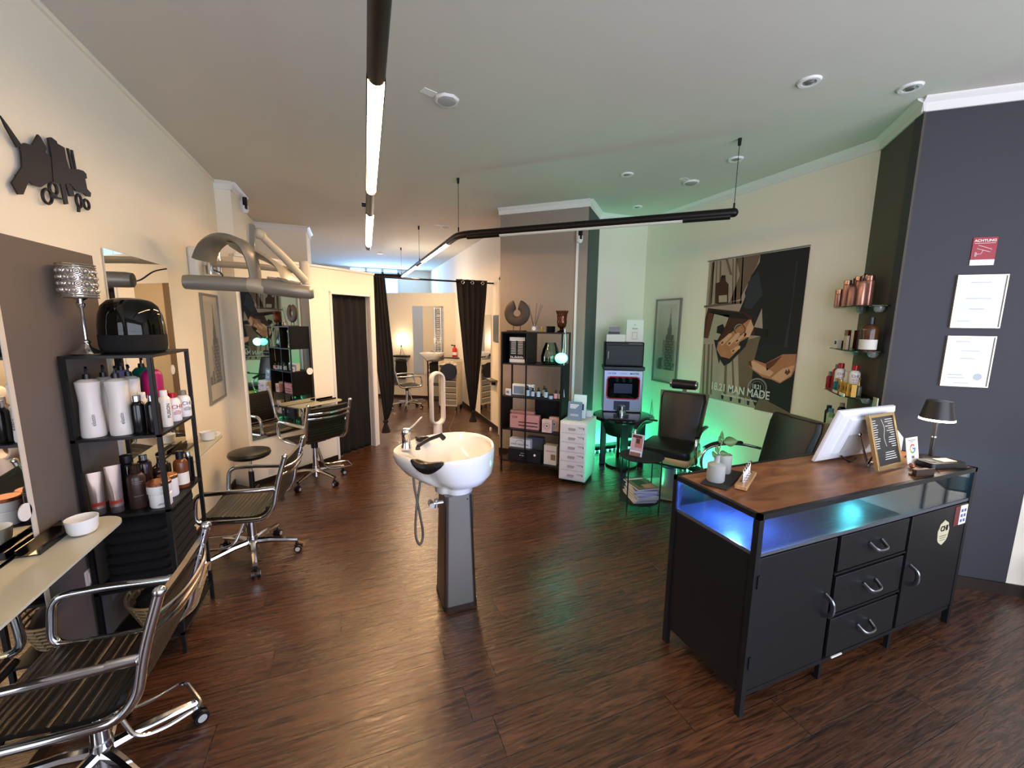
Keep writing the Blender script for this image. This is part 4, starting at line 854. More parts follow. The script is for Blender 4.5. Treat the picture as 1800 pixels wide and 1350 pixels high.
# teal globe lamp on the shelf edge
p=cs(W_-.02,.0,1.39); tealc='12e0b0'
t=thing('globe_lamp','glowing teal globe lamp hanging on a white cord at the shelf edge','lamp',(p[0]-.03,p[1]-.07,1.375))
M().ball((0,0,0),.062,1.1,1,.9,n=28,k=16).obj('globe',mat('globe_teal','bffff0',.3,emit=2.6,ecol='3df5c4'),t)
M().tube([(.03,.03,.05),(.07,.09,.14),(.09,.12,.24),(.10,.12,.30),(.11,.12,.1),(.1,.13,-.2),(.12,.13,-.45)],.004,6,sm=6).obj('cord',wplas,t)
light('teal_globe_glow','POINT',(p[0]-.03,p[1]-.16,1.375),1.6,(.12,1,.72),.06)
# ---------------------------------------------------------------- white drawer unit
a=Vector((2.062,3.862)); b=Vector((2.266,3.648)); ang=math.degrees(math.atan2(b.y-a.y,b.x-a.x))
t=thing('drawer_cabinet','narrow white six drawer metal cabinet beside the display shelf','cabinet',(a.x,a.y,0),ang)
wm=mat('white_metal','dedbd2',.4); ww=.295;DD=.42
M().box(0,ww,.006,DD,.04,.695).obj('body',wm,t,bev=.004)
for x in (.03,ww-.03):
    for y in (.04,DD-.04):
        m=M(); m.cyl((x-.008,y,.018),(x+.008,y,.018),.018,n=12); m.box(x-.006,x+.006,y-.004,y+.004,.02,.045); m.obj('caster',blackp,t)
for k in range(6):
    z0=.055+k*.104; dr=M().box(.012,ww-.012,-.006,.006,z0,z0+.098).obj('drawer_front',wm,t,bev=.002)
    m=M(); m.tube([(.10,-.006,z0+.05),(.105,-.022,z0+.034),(.17,-.022,z0+.034),(.175,-.006,z0+.05)],.003,6); m.box(.10,.175,-.009,-.006,z0+.036,z0+.056); m.obj('handle',mat('handle_grey','b9b5ab',.35,.4),dr)
    M().box(.20,.27,-.0075,-.006,z0+.068,z0+.072).box(.215,.265,-.0075,-.006,z0+.058,z0+.061).box(.262,.272,-.0075,-.006,z0+.05,z0+.066).obj('label_print',inkg,dr)
def hp(x,y,z): q_=R(ang); return (a.x+x*math.cos(q_)-y*math.sin(q_),a.y+x*math.sin(q_)+y*math.cos(q_),z)
box_item('brochure_stack','blue grey brochure holder with white headline on the white drawer cabinet',hp(.13,.10,.697),.15,.03,.20,mat('brochure_blue','76869a',.5),rz=ang,cat='brochure',bars=[(-.35,.3,.80,.86),(-.35,.2,.72,.77),(-.35,.1,.64,.69),(-.3,.3,.3,.32),(-.3,.3,.24,.26)],bm=paper,tilt=-6)
box_item('brochure_card','white and navy card holder behind the blue grey brochure',hp(.15,.22,.697),.14,.03,.26,paper,rz=ang,cat='brochure',bars=[(-.35,.35,.35,.62)],bm=mat('navy_print','2b3160',.5),tilt=-6)
box_item('plug_adapter','white plug adapter at the rear of the drawer cabinet top',hp(.23,.35,.697),.06,.05,.07,wplas,rz=ang,cat='adapter',part='adapter_body')
# ---------------------------------------------------------------- round black table and colour machine
t=thing('round_table','heavy round black table carrying the hair colour machine','table',(3.06,4.10,0))
M().lathe([(.001,.595),(.33,.595),(.36,.60),(.365,.615),(.36,.637),(.34,.641),(.001,.641)],n=56).obj('table_top',blackg,t)
M().lathe([(.001,.40),(.20,.40),(.27,.58),(.27,.595),(.001,.595)],n=40).obj('under_bowl',mat('table_black','0f0f11',.3),t)
for i in range(4):
    q_=PI/4+i*PI/2+.25; m=M(); m.at((.23*math.cos(q_),.23*math.sin(q_),0),math.degrees(q_)); m.box(-.035,.035,-.045,.045,0,.595); m.obj('leg',MC['table_black'],t,bev=.01)
M().lathe([(.001,.0),(.19,.0),(.19,.025),(.001,.03)],n=32).obj('base_plate',MC['table_black'],t)
mang=-30; t=thing('colour_machine','silver hair colour dispensing machine with red framed window on the round table','machine',(2.915,4.34,.642),mang); mw=.48; md=.30
sil_=mat('machine_silver','9c9c9e',.35,.55)
M().box(0,mw,0,md,0,.53).obj('cabinet_body',sil_,t,bev=.012)
M().box(-.012,mw+.012,-.01,md+.01,.53,.575).obj('top_cover',blackp,t,bev=.008)
m=M(); 
def rr_frame(m,x0,x1,z0,z1,y,r,th,w):
    P=[(x0+r,z0),(x1-r,z0),(x1,z0+r),(x1,z1-r),(x1-r,z1),(x0+r,z1),(x0,z1-r),(x0,z0+r)]
    m.tube([Vector((x,y,z)) for x,z in P],w,8,closed=True)
rr_frame(m,.045,mw-.045,.17,.445,-.004,.03,.01,.008); m.obj('window_frame',mat('frame_red','c2202c',.35),t)
M().box(.048,mw-.048,-.004,.004,.172,.443).obj('window_pane',mat('machine_window','08090b',.06),t)
m=M()
for k in range(3): m.cyl((.16+k*.08,-.012,.43),(.16+k*.08,-.012,.385),.026,.022,12)
m.box(.13,.35,-.008,-.003,.24,.36); m.obj('nozzle_row',mat('nozzle_grey','1b1c1f',.35,.3),t)
M().box(.135,.33,-.003,.004,.025,.14).obj('cup_niche',mat('niche_dark','35373a',.3,.4),t)
M().lathe([(.04,0),(.045,.06),(.041,.06),(.036,.005)],(.23,-.05,.03),20).cyl((.23,-.05,.0),(.23,-.05,.03),.06,n=20).obj('mixing_cup',chrome,t)
text('LG CHI',.030,inkk,t,(.10,-.0015,.487),(1,0,0),(0,0,1),bold=.0006); text('COLOR',.028,inkg,t,(.235,-.0015,.487),(1,0,0),(0,0,1)); text('MASTER',.030,inkk,t,(.37,-.0015,.487),(1,0,0),(0,0,1),bold=.0006)
t=thing('towel_warmer','black towel warmer cabinet stacked on the colour machine','appliance',(2.915,4.34,1.2185),mang)
M().box(0,mw-.01,0,md,.0,.30).obj('warmer_body',mat('warmer_black','0e0e10',.5),t,bev=.015)
M().box(.012,mw-.022,-.012,0,.02,.265).obj('door',mat('warmer_door','111113',.5),t,bev=.006); M().box(.03,.05,-.03,-.012,.09,.19).box(.032,.036,-.03,-.012,.09,.19).obj('door_handle',blackg,t,bev=.003)
M().box(.28,.44,-.003,.001,.277,.287).obj('control_strip',inkg,t)
mp_=lambda x,y,z:(2.915+x*math.cos(R(mang))-y*math.sin(R(mang)),4.34+x*math.sin(R(mang))+y*math.cos(R(mang)),z)
t=box_item('wlan_sign','white WLAN sign card standing on the towel warmer',mp_(.355,.07,1.520),.20,.006,.27,paper,rz=mang,cat='sign',part='card',txts=(('WLAN',.022,0,.60,inkk),))
m=M(); m.box(-.03,-.027,-.0045,-.003,.05,.12).box(.027,.03,-.0045,-.003,.05,.12).box(-.03,.03,-.0045,-.003,.117,.12).box(-.045,.045,-.0045,-.003,.035,.038)
for r_ in (.012,.02): m.tube([(r_*math.cos(a_),-.0035,.195+r_*math.sin(a_)) for a_ in [PI/4+PI/2*i/8 for i in range(9)]],.0012,5)
m.obj('symbols',inkg,t)
t=box_item('card_box','low white box on the towel warmer beside the sign',mp_(.13,.12,1.520),.23,.14,.09,paper,rz=mang)
t=box_item('black_router','small black tiered device on the low white box',mp_(.11,.12,1.611),.13,.10,.03,blackp,rz=mang,cat='device',part='device_body'); M().box(-.055,.055,-.045,.045,.034,.06).box(-.06,.06,-.048,.048,.064,.09).box(-.05,.05,-.04,.04,.03,.07).obj('tiers',blackg,t)
m=M(); m.cyl((0,0,0),(0,0,.004),.03,n=16); m.tube([(0,0,.004),(0,0,.16)],.003,6); m.tube([(-.02,0,.0),(0,0,.19),(.03,0,.0)],.0025,6); tag(m.obj('wire_holder',chrome,None,(3.38,3.98,.642)),'small thin chrome wire holder at the right edge of the round table','holder')
m=M(); m.tube([(2.55,4.17,.72),(2.59,4.16,.70),(2.62,4.15,.55),(2.64,4.18,.40),(2.66,4.24,.3)],.004,6,sm=5); m.box(2.52,2.56,4.15,4.20,.68,.74); tag(m.obj('power_cable',wplas),'white plug and cable between drawer cabinet and round table','cable')

# ---------------------------------------------------------------- barber chairs
cream=mat('chair_cream_edge','c8a866',.45); 
def barber(label,p,rz,head=True,back=1.0):
    t=thing('barber_chair',label,'chair',p,rz,'barber chairs')
    M().lathe([(.001,0),(.29,0),(.30,.012),(.28,.03),(.16,.045),(.09,.06),(.001,.06)],n=48).obj('base',mat('chair_base','a39f92',.3,.5),t)
    M().lathe([(.001,.055),(.085,.055),(.08,.26),(.06,.27),(.06,.34),(.001,.34)],n=32).obj('column',mat('column_cream','b3aa94',.35,.3),t)
    M().box(-.23,.23,-.20,.25,.345,.375).obj('seat_frame',blackp,t)
    M().rings([rrect(0,.02,.255,.26,.05,.376),rrect(0,.02,.262,.267,.05,.385),rrect(0,.02,.262,.267,.05,.43),rrect(0,.02,.255,.26,.05,.44)]).obj('seat_edge',cream,t,ang=60)
    M().rings([rrect(0,.02,.25,.255,.05,.441),rrect(0,.02,.258,.263,.06,.465),rrect(0,.02,.25,.255,.06,.51),rrect(0,.02,.20,.21,.06,.525)]).obj('seat_cushion',leather,t,ang=60)
    # reclined back
    rg=[]
    for k in range(9):
        u_=k/8; z=.44+u_*.56*back; y=-.25-.15*u_; hw=.20+.045*u_; hw-=.02*(u_>.95); th=.05*(1-.2*u_)
        rg.append([(-hw,y,z),(-hw*.9,y+th,z),(0,y+th*1.15,z),(hw*.9,y+th,z),(hw,y,z),(hw*.9,y-.02,z),(-hw*.9,y-.02,z)])
    M().rings(rg).obj('backrest',leather,t,ang=65,bev=.008)
    rg=[]
    for k in range(9):
        u_=k/8; z=.43+u_*.575*back; y=-.272-.15*u_; hw=.212+.045*u_; rg.append([(-hw,y,z),(-hw,y+.012,z),(hw,y+.012,z),(hw,y,z),(0,y-.02,z)])
    M().rings(rg).obj('back_shell',mat('chair_back_shell','6b6148',.5),t)
    for s in (-1,1):
        x=s*.30; m=M(); m.tube(smooth([Vector(q_) for q_ in [(s*.25,.12,.36),(x,.19,.42),(x,.24,.55),(x,.20,.66),(x,.05,.70),(x,-.15,.69),(s*.25,-.31,.66)]],6),.016,12,flat=.8); m.obj('armrest_tube',chrome,t)
        m=M(); m.tube(smooth([Vector(q_) for q_ in [(x,.22,.675),(x,.12,.712),(x,-.02,.718),(x,-.15,.708)]],6),.024,12,flat=.55); m.obj('arm_pad',blackp,t)
    if head:
        m=M(); m.tube([(-.12,-.385,1.09),(.12,-.385,1.09)],.055,18,rr=[.05,.055,.05]); m.obj('head_cushion',leather,t)
        m=M(); m.box(-.02,.02,-.42,-.40,.93,1.07); m.cyl((-.135,-.385,1.09),(-.12,-.385,1.09),.04,n=14); m.cyl((.12,-.385,1.09),(.145,-.385,1.09),.042,n=14); m.obj('head_bracket',chrome,t)
    return t
barber('black barber chair with round headrest beside the round table','' or (3.05,3.27,0),122)
barber('black barber chair without headrest behind the reception desk',(3.0,2.30,0),80,False)
# ---------------------------------------------------------------- round side table with magazines
t=thing('side_table','small round black wire side table holding magazines in front of the barber chair','side table',(2.50,3.04,0))
M().lathe([(.001,.507),(.20,.507),(.205,.515),(.2,.517),(.001,.517)],n=48).obj('table_top',mat('side_table_black','121214',.6),t)
M().lathe([(.001,.088),(.185,.088),(.19,.098),(.001,.1)],n=48).obj('lower_tray',MC['side_table_black'],t)
for k,q_ in enumerate((200,290,20,110)):
    c,s=math.cos(R(q_)),math.sin(R(q_)); M().tube([(.207*c,.207*s,0),(.207*c,.207*s,.51)],.006,8).obj('leg',MC['side_table_black'],t)
cols=['c9c5be','8d97a8','b7ab9a','9aa0a8','d8cfc0','7c8694','b5aca2','cfd2d6','8f7f72','c3b8a4','5e6673','a99f94']
for k in range(12):
    rz=-15+random.uniform(-9,9); p=(2.51+random.uniform(-.012,.012),3.03+random.uniform(-.012,.012),.1005+k*.0115)
    t=thing('magazine','glossy magazine in the pile on the side table tray'+['',''][0],'magazine',p,rz,'magazines on the side table')
    M().box(-.105,.105,-.14,.14,0,.0105).obj('pages',paper,t); m=M(); m.mt(0).box(-.106,.106,-.141,.141,.0105,.0112).mt(1)
    if k==11: m.box(-.06,.05,-.08,.09,.0112,.0116).mt(2).box(-.02,.09,-.12,-.03,.0112,.0117).mt(3).box(-.09,.09,.1,.125,.0112,.0117)
    m.obj('cover',[mat('mag_cover_%d'%k if k<11 else 'mag_cover_top',cols[k] if k<11 else '6d5d52',.3),mat('mag_dark','241d1a',.4),mat('mag_skin','b08a74',.4),paper],t,flat=True)
    if k==11: t['label']='topmost magazine with a dark brown portrait cover on the side table pile'
    else: t['label']='magazine in the side table pile, '+['lowest of all','second from the bottom','third from the bottom','fourth from the bottom','fifth from the bottom','sixth from the bottom','sixth from the top','fifth from the top','fourth from the top','third from the top','directly under the brown portrait cover'][k]
t=thing('photo_card','small standing photo card on a brown wooden foot on the round side table','photo card',(2.43,3.04,.5175),-62)
m=M(); m.mt(0).box(-.06,.06,-.004,.0,.0,.205).mt(1).box(-.055,.055,-.0052,-.004,.05,.2).mt(2).box(-.02,.05,-.006,-.005,.08,.17).mt(3).box(-.05,.04,-.006,-.005,.17,.195).mt(3).box(-.01,.025,-.0066,-.006,.12,.165); m.obj('photo',[paper,mat('photo_pale','c7b2a6',.4),mat('photo_skin','b57a66',.4),mat('photo_hair','4c2d26',.4)],t,flat=True); t.rotation_euler=(R(-12),0,R(-62))
M().box(-.045,.045,-.03,.025,0,.035).obj('wooden_foot',mat('photo_foot','8f6450',.5),t,bev=.002)
# ---------------------------------------------------------------- LED strips
led=mat('led_glow','c8fff0',.3,emit=9,ecol='55ffc8'); ledb=mat('led_carrier','bfeee0',.4)
def strip(label,a,b):
    a=Vector(a);b=Vector(b); d=(b-a); L=d.length; t=thing('led_strip',label,'light strip',tuple(a),math.degrees(math.atan2(d.y,d.x)),'green LED strips')
    M().box(0,L,-.004,.006,.0,.012).obj('carrier',ledb,t); m=M(); n=int(L/.07)
    for k in range(n): m.box(.03+k*.07,.045+k*.07,-.009,-.004,.002,.011)
    o=m.obj('light_points',led,t); o['kind']='stuff'; return t
strip('green LED strip on the floor along the alcove wall behind the round table',(3.0,4.66,.001),(3.72,4.66,.001))
strip('green LED strip on the floor along the poster wall behind the barber chairs',(3.70,4.6,.001),(3.70,2.2,.001))
GR=(.06,1,.48)
light('green_strip_glow_alcove','AREA',(3.3,4.61,.03),3.4,GR,.7,.03,aim=(3.3,4.5,2.5))
light('green_strip_glow_wall','AREA',(3.66,3.4,.03),17,GR,.03,2.3,aim=(3.60,3.4,3))
# ---------------------------------------------------------------- poster
PX=3.757
t=thing('advertising_poster','large hanging poster of a hand pouring from an amber bottle into another hand','poster',(0,0,0))
cl_=mat('poster_linen','a59687',.75,var=.25,vscale=4); cl2=mat('poster_linen_dark','6e5a4b',.75,var=.2); jk=mat('poster_jacket','15171b',.7,var=.3,vscale=6); jk2=mat('poster_jacket_sheen','2b3138',.7); sk=mat('poster_skin','b07654',.7,var=.25,vscale=14); sk2=mat('poster_skin_light','d3a384',.7,var=.15,vscale=20); sk3=mat('poster_skin_dark','5f3424',.7); ab=mat('poster_amber','3c180d',.6,var=.4,vscale=14); lb_=mat('poster_label','a39c89',.7,var=.15,vscale=20); ik=mat('poster_black','0c0b0b',.7); wt=mat('poster_white','d7d2ca',.7)
m=M(); lay=[0]
def pol(pts,k,dep):
    P=[onX(1200+x/3.97,400+y/3.97,PX) for x,y in pts]; n=len(P); a_=sum(P[i][0]*P[(i+1)%n][1]-P[(i+1)%n][0]*P[i][1] for i in range(n)); P=P if a_<0 else P[::-1]
    x1=PX-.0012*dep; x0=PX if dep==1 else x1+.0018
    v=[(x0,y,z) for y,z in P]+[(x1,y,z) for y,z in P]; m.mt(k).add(v,[tuple(range(n-1,-1,-1)),tuple(range(n,2*n))]+[(i,(i+1)%n,(i+1)%n+n,i+n) for i in range(n)])
TLp,TRp,BRp,BLp=(187,240),(892,133),(747,1318),(115,1172)
pol([TLp,TRp,BRp,BLp],0,1)
pol([(375,215),(545,185),(520,260),(400,500),(330,520),(400,330)],1,2)
pol([(385,800),(540,760),(470,1200),(395,1180)],1,2); pol([(150,545),(415,510),(410,530),(150,560)],1,2)
for a_ in ((205,245,225,240,180,540),(300,222,315,220,330,330),): pol([(a_[0],a_[1]),(a_[2],a_[3]),(a_[4]+18,a_[5]),(a_[4],a_[5])],1,2)
for a_,b_,w_ in ((215,195,7),(238,222,5),(262,250,9),(350,345,6),(372,360,10),(420,400,7)):
    t_=240-(a_-187)*.152+3; pol([(a_,t_),(a_+w_,t_-1),(b_+w_+4,530),(b_,535)],1,2)
for a_,b_,w_ in ((150,135,8),(178,160,12),(205,190,7),(300,285,14),(340,350,9)):
    pol([(a_,815),(a_+w_,812),(b_+w_+6,1165),(b_,1160)],1,2)
pol([(545,186),(892,133),(745,1316),(520,1270),(470,1180),(500,930),(560,700),(555,560),(500,690),(395,590),(440,480),(435,455),(480,340),(540,240)],2,3)
pol([(795,230),(808,235),(730,840),(708,830),(760,560)],3,4); pol([(460,380),(530,300),(560,470),(480,570),(430,560)],3,4)
pol([(220,780),(300,720),(480,720),(440,830),(330,945),(290,965),(262,920),(255,950)],2,4)
pol([(540,1180),(745,1290),(745,1318),(500,1268)],1,4)
# small bottle
pol([(232,390),(262,380),(270,345),(275,333),(300,333),(302,375),(322,395),(318,530),(255,535),(232,530)],6,4); pol([(255,475),(312,470),(312,520),(255,522)],7,5); pol([(274,335),(300,335),(298,352),(273,352)],8,5)
# poured bottle
pol([(180,562),(430,590),(485,625),(500,700),(470,760),(250,785),(150,768),(160,640)],6,5); pol([(225,600),(330,610),(300,690),(245,785),(180,778),(205,680)],7,6); pol([(182,600),(215,590),(200,690),(180,770),(155,765)],5,6)
pol([(200,575),(430,600),(470,640),(330,628),(190,595)],8,6); pol([(505,695),(598,712),(590,765),(500,752)],8,6); pol([(478,690),(508,696),(500,755),(470,750)],6,7); pol([(245,690),(285,672),(295,700),(275,745),(240,735)],8,7)
def prng(cx,cy,r0,r1,k,dep,n=24):
    for i in range(n):
        a0=2*PI*i/n;a1=2*PI*(i+.8)/n; pol([(cx+r0*math.cos(a0),cy+r0*math.sin(a0)),(cx+r1*math.cos(a0),cy+r1*math.sin(a0)),(cx+r1*math.cos(a1),cy+r1*math.sin(a1)),(cx+r0*math.cos(a1),cy+r0*math.sin(a1))],k,dep)
prng(403,712,34,40,7,7);prng(403,712,24,26,7,7)
# pouring hand
pol([(252,800),(470,640),(500,690),(470,760),(400,800),(385,860),(330,915),(270,900),(240,850)],4,7)
pol([(500,700),(480,640),(455,690),(430,760),(470,765)],9,8)
for (x0,y0,x1,y1,w_) in ((270,815,335,750,26),(320,820,392,745,26),(372,800,440,745,22),(345,870,395,835,24)):
    d_=Vector((x1-x0,y1-y0)).normalized(); n_=Vector((-d_.y,d_.x))*w_*.5; c0=Vector((x0,y0));c1=Vector((x1,y1))
    pol([tuple(c0-n_),tuple(c1-n_),tuple(c1+d_*w_*.5-n_*.4),tuple(c1+d_*w_*.5+n_*.4),tuple(c1+n_),tuple(c0+n_)],9,8); pol([tuple(c0+d_*8-n_*.5),tuple(c0+d_*26-n_*.5),tuple(c0+d_*24+n_*.4),tuple(c0+d_*6+n_*.4)],5,9)
# receiving hand
pol([(462,935),(500,922),(580,950),(700,885),(795,882),(790,985),(760,1040),(680,1088),(620,1060),(560,1045),(500,1000),(465,965)],4,5)
pol([(470,940),(500,930),(600,985),(640,1010),(610,1040),(545,1020),(490,985)],9,6);pol([(585,950),(700,892),(640,960),(590,1000)],5,6);pol([(620,1050),(700,985),(785,960),(760,1030),(685,1080)],9,6);pol([(462,935),(480,930),(490,980),(466,960)],5,7)
pol([(715,1015),(725,990),(735,1005),(745,985),(755,1010),(735,1030)],5,7)
# seal and lower smudges
prng(523,1118,58,68,10,6,30);prng(523,1118,44,47,10,6,24)
for k in range(9): x=240+k*30; e_=1172+(x-115)*.231; pol([(x,e_-42),(x+18,e_-38),(x+14,e_-10),(x+2,e_-13)],2 if k%2 else 0,5)
m.obj('printed_cloth',[cl_,cl2,jk,jk2,sk,sk3,ab,lb_,ik,sk2,mat('poster_seal','8e8c88',.7)],t,flat=True)
def ptext(s,sz,px,py,bold=0,sx=1,mt_=wt):
    y,z=onX(1200+px/3.97,400+py/3.97,PX); return text(s,sz,mt_,t,(PX-.014,y,z),(0,-1,.0),(0,0,1),bold=bold,sx=sx)
ptext('18.21 MAN MADE',.115,392,1138,.002,.80); ptext('Man Grooming for the Gentleman',.034,395,1186,0,.9); ptext('18.21',.06,523,1112,.001,.8)
M().tube([(PX-.006,onX(1246,459,PX)[0]+.005,2.442),(PX-.006,onX(1424,433,PX)[0]-.005,2.437)],.006,8).obj('top_rod',frs,t)
# ---------------------------------------------------------------- corner glass shelves
d45=(Vector(B45)-Vector(A45)).normalized(); n45=Vector((-d45.y,d45.x)) # into the room
def c45(u_,v_,z): p=Vector(A45)+d45*u_+n45*v_; return (p.x,p.y,z)
edgeg=mat('glass_edge_dark','26302c',.15)
ga=math.degrees(math.atan2(d45.y,d45.x))
names=['uppermost glass corner shelf carrying the rose gold bottles','second glass corner shelf with the large brown bottle','third glass corner shelf with the red bottles','lowest glass corner shelf behind the monitor']
ZS=(1.89,1.575,1.245,.93)
for z,l in zip(ZS,names):
    t=thing('glass_corner_shelf',l,'shelf',(A45[0],A45[1],z),ga,'glass corner shelves')
    pts=[(.06,.003),(.585,.003),(.585,.15),(.50,.19),(.14,.19),(.06,.12)]
    M().prism(pts,-.008,0).obj('glass_board',glass,t); m=M(); m.tube([(x,y,-.004) for x,y in pts],.0035,6,closed=True); m.obj('glass_rim',edgeg,t)
    for x in (.14,.46): M().lathe([(.001,-.05),(.02,-.045),(.03,-.03),(.032,-.009),(.001,-.009)],(x,.035,0),16).obj('bracket',mat('bracket_grey','9aa09c',.3,.3),t)
rg1=mat('rose_gold','c08a78',.28,.55); rg2=mat('rose_gold_cap','b98f7a',.22,.9); wine=mat('wine_red','6d1220',.25)
z=ZS[0]+.001; gr='rose gold bottles on the top corner shelf'
fa=ga+180+90
rows=[(.575,.10,.175,wine,rg2,'slim','dark wine red bottle at the left end of the top corner shelf'),(.50,.06,.215,rg1,rg2,'slim','tall rose gold bottle right of the wine red one, at the back'),(.49,.13,.19,rg1,rg2,'slim','rose gold bottle at the front left of the group on the top corner shelf'),(.40,.05,.215,rg1,rg2,'slim','tall rose gold bottle in the middle at the back of the top corner shelf'),(.37,.13,.165,rg1,pumpk,'pump','rose gold pump bottle in the middle front of the top corner shelf'),(.28,.06,.2,rg1,rg2,'slim','rose gold bottle between the two pump bottles'),(.21,.12,.185,rg1,pumpk,'pump','rose gold pump bottle at the right end of the top corner shelf'),(.55,.16,.13,rg1,rg2,'slim','short rose gold bottle beside the wine red bottle')]
for u_,v_,h,bm_,cm_,st_,l in rows:
    bottle('bottle',l,c45(u_,v_,z),.026,h*1.08+(.03 if st_=='pump' else 0),bm_,cm_,st_,gr,ch=.035,cr=.9,face=215)
z=ZS[1]+.001
t=box_item('small_dark_box','low dark case at the left end of the second corner shelf',c45(.54,.10,z),.10,.06,.055,mat('dark_case','1d1c16',.4),rz=ga+180)
box_item('pouch','copper red foil pouch on the second corner shelf',c45(.42,.11,z),.075,.02,.14,mat('foil_copper','7a2c1c',.2,.7,var=.5,vscale=30),rz=ga+180,cat='pouch',part='pouch_body')
box_item('pouch','black foil pouch beside the large brown bottle',c45(.20,.09,z),.085,.02,.145,blkb,rz=ga+180,cat='pouch',part='pouch_body')
box_item('pouch','dark wine foil pouch between copper and black pouches',c45(.32,.08,z),.08,.02,.14,mat('foil_wine','3a0f12',.2,.5),rz=ga+180,cat='pouch',part='pouch_body')
box_item('small_white_box','small white box with dark emblem at the front of the second corner shelf',c45(.42,.165,z),.065,.03,.065,paper,rz=ga+180,bars=[(-.3,.3,.45,.85)])
box_item('hang_tag_card','tilted cream card on the front of the second corner shelf',c45(.245,.165,z),.065,.015,.10,mat('tag_cream','cbb9a4',.6),rz=ga+180,cat='card',part='card',bars=[(-.25,.25,.4,.43),(-.2,.2,.55,.57),(-.2,.2,.3,.32)],bm=inkg)
bottle('bottle','large brown flask with white label at the right of the second corner shelf',c45(.085,.09,z),.05,.235,mat('whisky_brown','4f3018',.12,trans=.2),blackp,'screw',None,ch=.05,cr=.4,face=215,lab=(mat('label_offwhite','cfcbc3',.6),.05,.34))
z=ZS[2]+.001
rd_=mat('red_bottle','a01420',.22)
for u_,v_,h,r_,l in ((.56,.09,.14,.024,'short red bottle with grey cap at the left end of the third corner shelf'),(.54,.155,.135,.022,'short red bottle with grey cap in front of the leftmost one'),(.48,.13,.20,.028,'tall red bottle with grey cap on the third corner shelf')):
    bottle('bottle',l,c45(u_,v_,z),r_,h,rd_,mat('cap_grey','8f8d8a',.4),'screw','red bottles on the third corner shelf',ch=.035,cr=.5,face=215)
for u_,v_,l in ((.40,.13,'tall white bottle with red cap, left one on the third corner shelf'),(.27,.08,'tall white bottle with red cap, right one on the third corner shelf')):
    bottle('bottle',l,c45(u_,v_,z),.034,.215,mat('white_bottle'),red,'screw','white bottles with red caps on the third corner shelf',ch=.04,cr=.55,face=215,txt='CHI',tm=red,tsz=.026,tz=.62,sub=((.5,.03),(.35,.03),(.15,.03)))
bottle('bottle','cream capped bottle behind the teal blue ones',c45(.34,.10,z),.024,.16,creamy,creamy,'screw',None,ch=.04,cr=.7,face=215)
tb=mat('teal_liquid','0f6f78',.15)
for u_,v_,l in ((.33,.165,'teal blue bottle with gold collar, left one'),(.27,.16,'teal blue bottle with gold collar, right one')):
    bottle('bottle',l,c45(u_,v_,z),.022,.105,tb,gold,'screw','teal blue bottles on the third corner shelf',ch=.025,cr=.6,face=215)
yel=mat('yellow_carton','c2962f',.5)
for u_,v_,l in ((.22,.165,'yellow gold carton, leftmost at the front of the third corner shelf'),(.16,.155,'yellow gold carton, second from the left of the third corner shelf'),(.125,.15,'yellow gold carton, third from the left of the third corner shelf'),(.09,.135,'yellow gold carton, rightmost at the end of the third corner shelf')):
    box_item('yellow_box',l,c45(u_,v_,z),.04 if u_>.14 else .03,.03,.09,yel,rz=ga+180,group='yellow gold cartons',bars=[(-.3,.3,.4,.75),(-.3,.3,.1,.15)],bm=mat('carton_print','5d3d16',.5))
bottle('bottle','glass dropper bottle with gold collar behind the yellow cartons',c45(.17,.08,z),.02,.135,mat('dropper_glass','5a5f4c',.1),gold,'pump',None,face=215)
box_item('price_tag','white price tag strip at the shelf front under the yellow cartons',c45(.13,.185,z),.10,.006,.02,paper,rz=ga+180,cat='tag',part='tag')
box_item('price_tag','cream price tag strip at the shelf front under the teal bottles',c45(.27,.187,z),.09,.006,.02,creamy,rz=ga+180,cat='tag',part='tag')
t=box_item('hanging_brochure','pale green leaflet hanging beside the third corner shelf',c45(.035,.02,1.04),.07,.008,.22,mat('leaflet_green','b9bda8',.6),rz=ga+180,cat='leaflet',part='leaflet')
z=ZS[3]+.001
for u_,v_,h,bm_,cm_,l in ((.55,.13,.17,blkb,blackp,'black bottle at the left end of the lowest corner shelf'),(.47,.07,.21,blkb,mat('cap_grey'),'tall black bottle with grey cap at the back of the lowest corner shelf'),(.46,.14,.16,mat('milky_green','a9b79a',.3),mat('cap_blue','4f86a8',.4),'pale bottle with blue cap on the lowest corner shelf'),(.40,.15,.13,mat('milky_green'),mat('cap_green','6f9a52',.4),'pale bottle with green cap on the lowest corner shelf'),(.38,.06,.17,blkb,blackp,'small black bottle right of the tall one on the lowest corner shelf')):
    bottle('bottle',l,c45(u_,v_,z),.027,h,bm_,cm_,'screw','bottles on the lowest corner shelf',ch=.03,cr=.6,face=215)
t=thing('dark_bin','black canister on the floor under the corner shelves behind the desk','canister',c45(.47,.16,0)); M().lathe([(.001,0),(.09,0),(.1,.02),(.1,.74),(.085,.78),(.001,.785)],n=28).obj('canister_body',blackp,t); M().lathe([(.04,.786),(.04,.80),(.001,.805)],n=16).obj('lid_knob',blackg,t)
